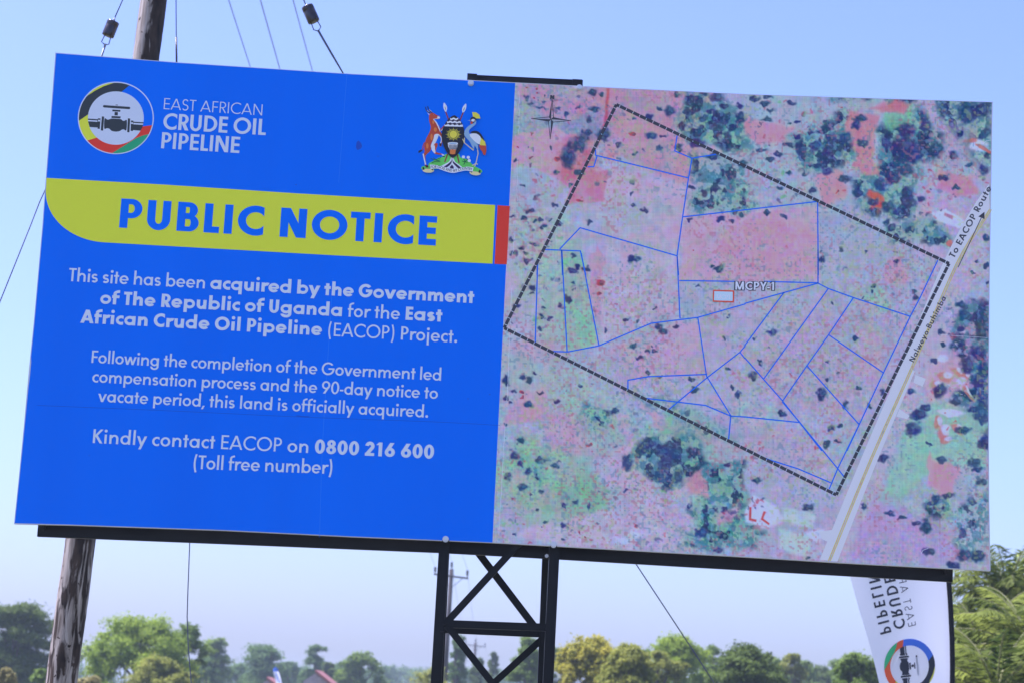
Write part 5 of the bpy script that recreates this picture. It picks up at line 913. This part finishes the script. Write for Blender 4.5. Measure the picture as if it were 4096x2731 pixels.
def make_tree(label, name, px, Y, ytop, wpx, kind, lm, seed, group=None, leaf=None, per=None, hbase=None, cat='tree', nl=None):
    rg = np.random.default_rng(seed); pp = 4665.0 / Y                      # picture units per metre at that distance
    x = gx(px, Y); H = float(atD(px, ytop, Y)[2]); W = wpx / pp / 2
    W *= 1.1; root = thing(name, label, cat, (x, Y, 0), group); lobes = []; tips = []
    leaf = leaf or max(0.13, 2.6 / pp * 2.2)
    hb = hbase if hbase is not None else {'loose': 0.05, 'round': 0.12, 'dense': 0.08}.get(kind, 0.22)
    if kind in ('round', 'dense', 'layer', 'loose', 'bush', 'col'):
        n = nl or {'round': 34, 'dense': 46, 'layer': 30, 'loose': 40, 'bush': 22, 'col': 26}[kind]
        for i in range(n):
            while True:
                p = rg.uniform(-1, 1, 3)
                if p @ p <= 1: break
            zc = H * (hb + (1 - hb) * 0.5); hz = H * (1 - hb) * 0.5
            if kind in ('round', 'dense', 'bush', 'col', 'loose'):
                lr = rg.uniform(0.20, 0.36) * W * (0.85 if kind == 'loose' else 1.0); t = rg.random() ** 0.8; w_ = W * (math.sqrt(max(0.0, 1 - ((t - 0.35) / 0.65) ** 2)) if t > 0.35 else 0.78 + 0.22 * t / 0.35); w_ *= rg.uniform(0.86, 1.08)
                q = (w_ - lr * 0.75) * (rg.uniform(0.72, 1.0) if rg.random() < 0.65 else rg.random() ** 0.5); q = max(q, 0.0); a = rg.uniform(0, 6.28); z = min(H * (hb + (1 - hb) * t), H - lr * 0.75)
                lobes.append((np.array([math.cos(a) * q, math.sin(a) * q, z]), (lr, lr, lr * 0.8), 0.8 if kind == 'loose' else 1.0))
            elif kind == 'layer':
                lr = rg.uniform(0.22, 0.40) * W; z = rg.uniform(0.28, 0.93); wz = W * (1.05 - 0.45 * abs(z - 0.55)); a = rg.uniform(0, 6.28); q = wz * rg.random() ** 0.5; c = np.array([math.cos(a) * max(0, q - lr * 0.5), math.sin(a) * max(0, q - lr * 0.5), H * z]); lobes.append((c, (lr, lr, lr * 0.42), 1.0))
            else:
                lr = rg.uniform(0.15, 0.29) * W; a = rg.uniform(0, 6.28); t = rg.random() ** 0.85; wz = W * math.sin(math.pi * min(0.96, 0.16 + 0.8 * t)) ** 0.7; q = wz * rg.random() ** 0.45; c = np.array([math.cos(a) * max(0, q - lr * .3), math.sin(a) * max(0, q - lr * .3), H * (hb + (1 - hb) * t) - lr * 0.6]); lobes.append((c, (lr, lr, lr * 0.8), 0.8))
        tips = [l[0] for l in lobes]
    elif kind == 'pine':
        for i in range(nl or 34):
            t = (i + 0.5) / (nl or 34); z = H * (0.15 + 0.85 * t); w = W * (1 - t) ** 0.75 * rg.uniform(0.55, 1.0) + 0.12; a = rg.uniform(0, 6.28); c = np.array([math.cos(a) * w * 0.7, math.sin(a) * w * 0.7, z]); lobes.append((c, (max(0.2, w * 0.42), max(0.2, w * 0.42), 0.22 + 0.1 * w), 0.8)); tips.append(c)
        lobes.append((np.array([0, 0, H - 0.2]), (0.12, 0.12, 0.3), 0.4))
    elif kind == 'tall':                                                    # clear stem, crown of a few separate balls
        for i in range(nl or 11):
            t = rg.random(); a = rg.uniform(0, 6.28); z = H * (0.46 + 0.48 * t); q = W * 0.55 * rg.random() * math.sin(math.pi * (0.15 + 0.72 * t)); lr = rg.uniform(0.30, 0.46) * W; lobes.append((np.array([math.cos(a) * q, math.sin(a) * q, min(z, H - lr * 0.8)]), (lr, lr, lr * 0.85), 1.1))
        for i in range(9): a = rg.uniform(0, 6.28); lobes.append((np.array([math.cos(a) * W * 0.35, math.sin(a) * W * 0.35, H * rg.uniform(0.12, 0.58)]), (W * 0.40, W * 0.40, W * 0.5), 0.8))
        tips = [l[0] for l in lobes]
    per = int(1.5 * (per or {'round': 260, 'dense': 260, 'layer': 300, 'loose': 150, 'bush': 160, 'col': 180, 'pine': 90, 'tall': 300}[kind]) * 2.0); leaf *= 0.62
    C, N_, S, T = crown_points(rg, lobes, per, leaf, shell=0.6)
    C[:, :2] *= min(1.15, W / np.percentile(np.abs(C[:, 0]), 98.5)) if kind in ('round', 'dense', 'bush', 'col', 'loose') else W / np.percentile(np.abs(C[:, 0]), 97.5); z0 = H * 0.35; q = np.percentile(C[:, 2], 99.6); C[:, 2] = np.where(C[:, 2] > z0, z0 + (C[:, 2] - z0) * (H - z0) / (q - z0), C[:, 2]); C[:, 2] = np.maximum(C[:, 2], 0.05)
    me = leaf_mesh('crown', C, N_, S, T); me.materials.append(LM[lm]); o = bpy.data.objects.new('crown', me); COL.objects.link(o); o.parent = root
    m = MB(); tr = max(0.05, 0.035 * H) * (0.6 if kind == 'bush' else 1.0); hs = H * (0.9 if kind in ('pine', 'tall', 'col') else 0.6); bend = rg.uniform(-0.06, 0.06, 2) * H
    trunk = [np.array([0, 0, -0.1]), np.array([bend[0] * .3, bend[1] * .3, hs * 0.35]), np.array([bend[0] * .7, bend[1] * .7, hs * 0.7]), np.array([bend[0] * .6, bend[1] * .6, hs])]; m.tube([np.array(root.location) + p for p in trunk], [tr * 1.25, tr, tr * 0.75, tr * 0.3], 8)
    for c in tips[::2][:16]:
        s = trunk[1] + (trunk[2] - trunk[1]) * rg.random() if kind != 'pine' else np.array([0, 0, c[2] - 0.1]); mid = s * 0.5 + c * 0.5 + np.array([0, 0, 0.06 * H * rg.random()]); m.tube([np.array(root.location) + p for p in (s, mid, c)], [tr * 0.5, tr * 0.32, tr * 0.10], 5)
    m.build('trunk', BARK, root, True); return root
def T(*a, **k): return make_tree(*a, **k)
T('broad dark green tree in flat tiers beyond the wooden pole, cut by the picture edge', 'tree', 22, 120, 1392, 215, 'layer', 'dark', 1, per=520, nl=40, leaf=0.17)
T('bright yellow green feathery tree just beside the wooden pole', 'tree', 318, 100, 1418, 240, 'loose', 'bright', 2, per=330, nl=66, leaf=0.14)
T('spindly feathery young tree on the pole side of the bright feathery tree', 'tree', 228, 108, 1452, 70, 'loose', 'bright', 52, per=150, nl=30, leaf=0.12)
T('duller green tree standing against the bright feathery tree, behind the hanging cable', 'tree', 418, 112, 1436, 120, 'loose', 'mid', 3, per=260, nl=44, leaf=0.15)
T('brownish dry bush growing in front of the bright feathery tree', 'bush', 365, 92, 1512, 150, 'bush', 'olive', 4, per=260, nl=34, leaf=0.13, cat='bush', hbase=0.02)
T('ball headed green tree just beside the hanging cable, above paler leaves', 'tree', 486, 190, 1466, 58, 'tall', 'mid', 5)
T('pale straggly tree below the ball headed tree', 'tree', 470, 170, 1512, 64, 'loose', 'blue', 51)
T('slender tree with a lopsided double crown, above the small far flag', 'tree', 598, 205, 1481, 82, 'tall', 'blue', 6, nl=14)
T('slender round topped tree rising over the red roofed house', 'tree', 716, 200, 1483, 50, 'tall', 'blue', 7)
T('low dark tree leaning on the slender tree over the red roofed house', 'tree', 748, 190, 1522, 48, 'round', 'dark', 8)
T('soft light green tree alone between the red roofed house and the lattice tower', 'tree', 822, 175, 1499, 104, 'loose', 'mid', 9, per=230, nl=46)
T('low olive bush leaning against the far side of the lattice tower', 'bush', 990, 115, 1534, 105, 'bush', 'olive', 10, per=220, nl=28, cat='bush', hbase=0.02)
T('thin dark pine right behind the nearest power pole', 'pine_tree', 1046, 150, 1462, 66, 'pine', 'blue', 11, nl=44, per=110)
T('bushy dark conifer in the middle of the lattice brace gap', 'pine_tree', 1096, 190, 1512, 44, 'pine', 'dark', 12, nl=36, per=130)
T('small pointed conifer close to the farthest power pole', 'pine_tree', 1128, 200, 1498, 38, 'pine', 'dark', 13, nl=36)
T('light green tree with a pointed top behind the steel post of the lattice tower', 'tree', 1212, 130, 1463, 76, 'round', 'mid', 14, nl=40)
T('dark rounded tree squeezed between the steel post and the yellow mango tree', 'tree', 1258, 150, 1485, 90, 'dense', 'dark', 15)
T('large round mango tree covered in yellow blossom', 'mango_tree', 1348, 82, 1469, 148, 'dense', 'mango', 16, per=420, nl=64, leaf=0.13)
T('lower mango tree with fewer yellow flowers beside the blossoming one', 'mango_tree', 1438, 74, 1484, 132, 'dense', 'olive', 17, per=360, nl=56, leaf=0.12)
T('feathery yellow green tree where the guy wire comes down', 'tree', 1552, 105, 1463, 185, 'loose', 'bright', 18, per=300, nl=60, leaf=0.14)
T('drab green tree in front of the feathery tree by the guy wire', 'tree', 1510, 88, 1498, 130, 'loose', 'olive', 19, per=260, nl=46, leaf=0.13)
T('dusky green tree peeping out behind the dark round tree', 'tree', 1636, 130, 1484, 70, 'loose', 'mid', 20, per=220, nl=36)
T('large dark green dome shaped tree near the foot of the guy wire', 'tree', 1714, 78, 1487, 172, 'dense', 'dark', 21, per=460, nl=70, leaf=0.125)
T('small tree with yellowing leaves beside the dark dome shaped tree', 'tree', 1818, 125, 1502, 72, 'round', 'olive', 22, per=240, nl=36)
T('fresh green bushy tree partly hidden by the white feather flag', 'tree', 1972, 80, 1504, 140, 'loose', 'mid', 23, per=330, nl=56, leaf=0.125)
T('low dark green hedge like tree between the yellowing tree and the flag', 'tree', 1885, 170, 1532, 110, 'bush', 'dark', 24, nl=34, per=220, hbase=0.02)
T('straw coloured bush at the foot of the dark tiered tree', 'bush', 12, 70, 1536, 46, 'bush', 'dry', 25, cat='bush', per=200, hbase=0.02)
T('greenish shrub between the dark tiered tree and the wooden pole', 'bush', 88, 84, 1538, 72, 'bush', 'mid', 26, cat='bush', per=200, hbase=0.02)
T('dry low shrub right at the foot of the wooden pole', 'bush', 205, 75, 1556, 90, 'bush', 'dry', 27, cat='bush', per=200, hbase=0.02)
for i, (px, yt, w, Y) in enumerate(((150, 1520, 90, 420), (225, 1505, 60, 330), (440, 1528, 90, 330), (530, 1530, 100, 380), (565, 1522, 90, 420), (620, 1528, 80, 300), (655, 1530, 90, 360), (685, 1528, 80, 430), (735, 1530, 90, 300), (780, 1532, 80, 400), (860, 1530, 90, 340), (880, 1528, 90, 420), (930, 1532, 100, 460), (965, 1536, 80, 420), (1075, 1538, 90, 330), (1160, 1540, 90, 430), (1870, 1536, 90, 400), (1920, 1542, 80, 380))):
    T('hazy blue green tree in the far tree line', 'tree', px, Y, yt, w * 1.25, 'bush', 'blue', 60 + i, group='hazy trees of the far tree line', nl=22, per=110, hbase=0.02)

for i, (px, yt, w, Y) in enumerate(((455, 1518, 90, 230), (545, 1524, 90, 240), (660, 1520, 90, 235), (790, 1518, 90, 240), (1395, 1500, 110, 150), (1480, 1492, 110, 140), (1590, 1500, 110, 150), (1665, 1510, 90, 160), (1780, 1512, 100, 150), (1850, 1518, 100, 160), (1930, 1516, 100, 150), (2010, 1510, 110, 150))):
    T('leafy green tree filling in behind the nearer trees', 'tree', px, Y, yt, w, 'loose', 'blue' if i < 4 else 'mid', 90 + i, group='filling trees of the middle distance', nl=34, per=130)

# date palms at the picture edge
def palm(label, px, Y, yc, Lf, nf, seed):
    rg = np.random.default_rng(seed); x = gx(px, Y); zc = float(atD(px, yc, Y)[2]); root = thing('palm_tree', label, 'palm tree', (x, Y, 0), 'date palms beside the billboard'); C = []; V = []; Tn = []
    off = np.array([x, Y, 0]); m = MB(); tr = [np.array([0.3 * math.sin(i * 0.9) * 0.3, 0, zc * i / 6]) for i in range(7)]; m.tube([off + p for p in tr], [0.19, 0.17, 0.16, 0.15, 0.15, 0.16, 0.18], 10); m.build('trunk', BARK, root, True)
    rach = MB()
    for f in range(nf):
        az = 6.283 * f * 0.381966 + rg.uniform(-.2, .2); el = math.radians(80 - 118 * ((f + 0.5) / nf) ** 0.9 + rg.uniform(-6, 6)); L = Lf * rg.uniform(0.8, 1.1); n = 46; s = np.linspace(0, 1, n); drp = 0.95 + 0.35 * rg.random()
        e = el - drp * s ** 1.5; hor = np.cumsum(np.cos(e)) * L / n; ver = np.cumsum(np.sin(e)) * L / n; P = np.stack([np.cos(az) * hor, np.sin(az) * hor, zc + ver], 1); tg = np.gradient(P, axis=0); tg /= np.linalg.norm(tg, axis=1, keepdims=True)
        sd_ = np.array([-math.sin(az), math.cos(az), 0]); upv = np.cross(sd_, tg); tw = rg.uniform(-0.5, 0.5); tint = rg.uniform(0.05, 0.9)
        rach.tube([off + q for q in P[::5]], np.linspace(0.022, 0.004, len(P[::5])), 4)
        for sg in (-1, 1):
            ll = L * 0.26 * np.sin(math.pi * np.clip(0.10 + 0.86 * s, 0, 1)) ** 0.6 * rg.uniform(0.75, 1.2, n); dr = tg * 0.75 + sg * sd_ * 0.75 + upv * (0.28 + sg * tw * 0.3) + rg.normal(size=(n, 3)) * 0.13 - np.array([0, 0, 0.12]); dr /= np.linalg.norm(dr, axis=1, keepdims=True)
            wv = np.cross(dr, upv); wv /= np.linalg.norm(wv, axis=1, keepdims=True) + 1e-9; w = 0.021 + 0.008 * rg.random(n)
            for i in range(3, n): b = P[i]; t_ = b + dr[i] * ll[i] + np.array([0, 0, -0.12 * ll[i]]); md = b + dr[i] * ll[i] * 0.5; V.append([b, md + wv[i] * w[i], t_, md - wv[i] * w[i]]); Tn.append(np.clip(tint + rg.normal(0, 0.12), 0, 1))
    rach.build('frond_stems', mat('frond_stem', (0.20, 0.20, 0.07), 0.7, 0.3), root, True)
    v = np.array(V, np.float32).reshape(-1, 3); n = len(V); me = bpy.data.meshes.new('fronds'); me.vertices.add(n * 4); me.vertices.foreach_set('co', v.ravel()); me.loops.add(n * 4); me.loops.foreach_set('vertex_index', np.arange(n * 4, dtype=np.int32)); me.polygons.add(n); me.polygons.foreach_set('loop_start', np.arange(0, n * 4, 4, dtype=np.int32)); me.update(calc_edges=True)
    a = me.attributes.new('tint', 'FLOAT', 'POINT'); a.data.foreach_set('value', np.repeat(np.array(Tn, np.float32), 4)); me.materials.append(LM['palm']); o = bpy.data.objects.new('fronds', me); COL.objects.link(o); o.parent = root
palm('tallest date palm crown, its fronds reaching the bottom corner of the billboard', 2312, 44, 1378, 2.2, 50, 1)
palm('dense date palm right beside the black pole of the feather flag', 2255, 41, 1505, 1.8, 46, 2)
palm('lower date palm cut by the picture edge, below the tallest crown', 2372, 39, 1500, 2.0, 46, 3)
palm('short shaggy date palm filling the bottom picture corner', 2290, 37, 1600, 1.8, 42, 4)

# ------------------------------------------------------------------ air
def haze():
    x0, x1, y0, y1, z0, z1 = -960, 960, -100, 1560, -1.6, 16.0; m = MB(); m.box8([(x0, y0, z0), (x1, y0, z0), (x1, y1, z0), (x0, y1, z0), (x0, y0, z1), (x1, y0, z1), (x1, y1, z1), (x0, y1, z1)])
    mt = bpy.data.materials.new('haze'); mt.use_nodes = True; nt = mt.node_tree; nt.nodes.clear(); o = nt.nodes.new('ShaderNodeOutputMaterial'); v = nt.nodes.new('ShaderNodeVolumePrincipled'); v.inputs['Color'].default_value = (0.82, 0.98, 1.0, 1); v.inputs['Density'].default_value = 0.0005; v.inputs['Anisotropy'].default_value = 0.2; nt.links.new(v.outputs[0], o.inputs['Volume'])
    ob = m.build('haze', mt); ob['kind'] = 'stuff'
haze()
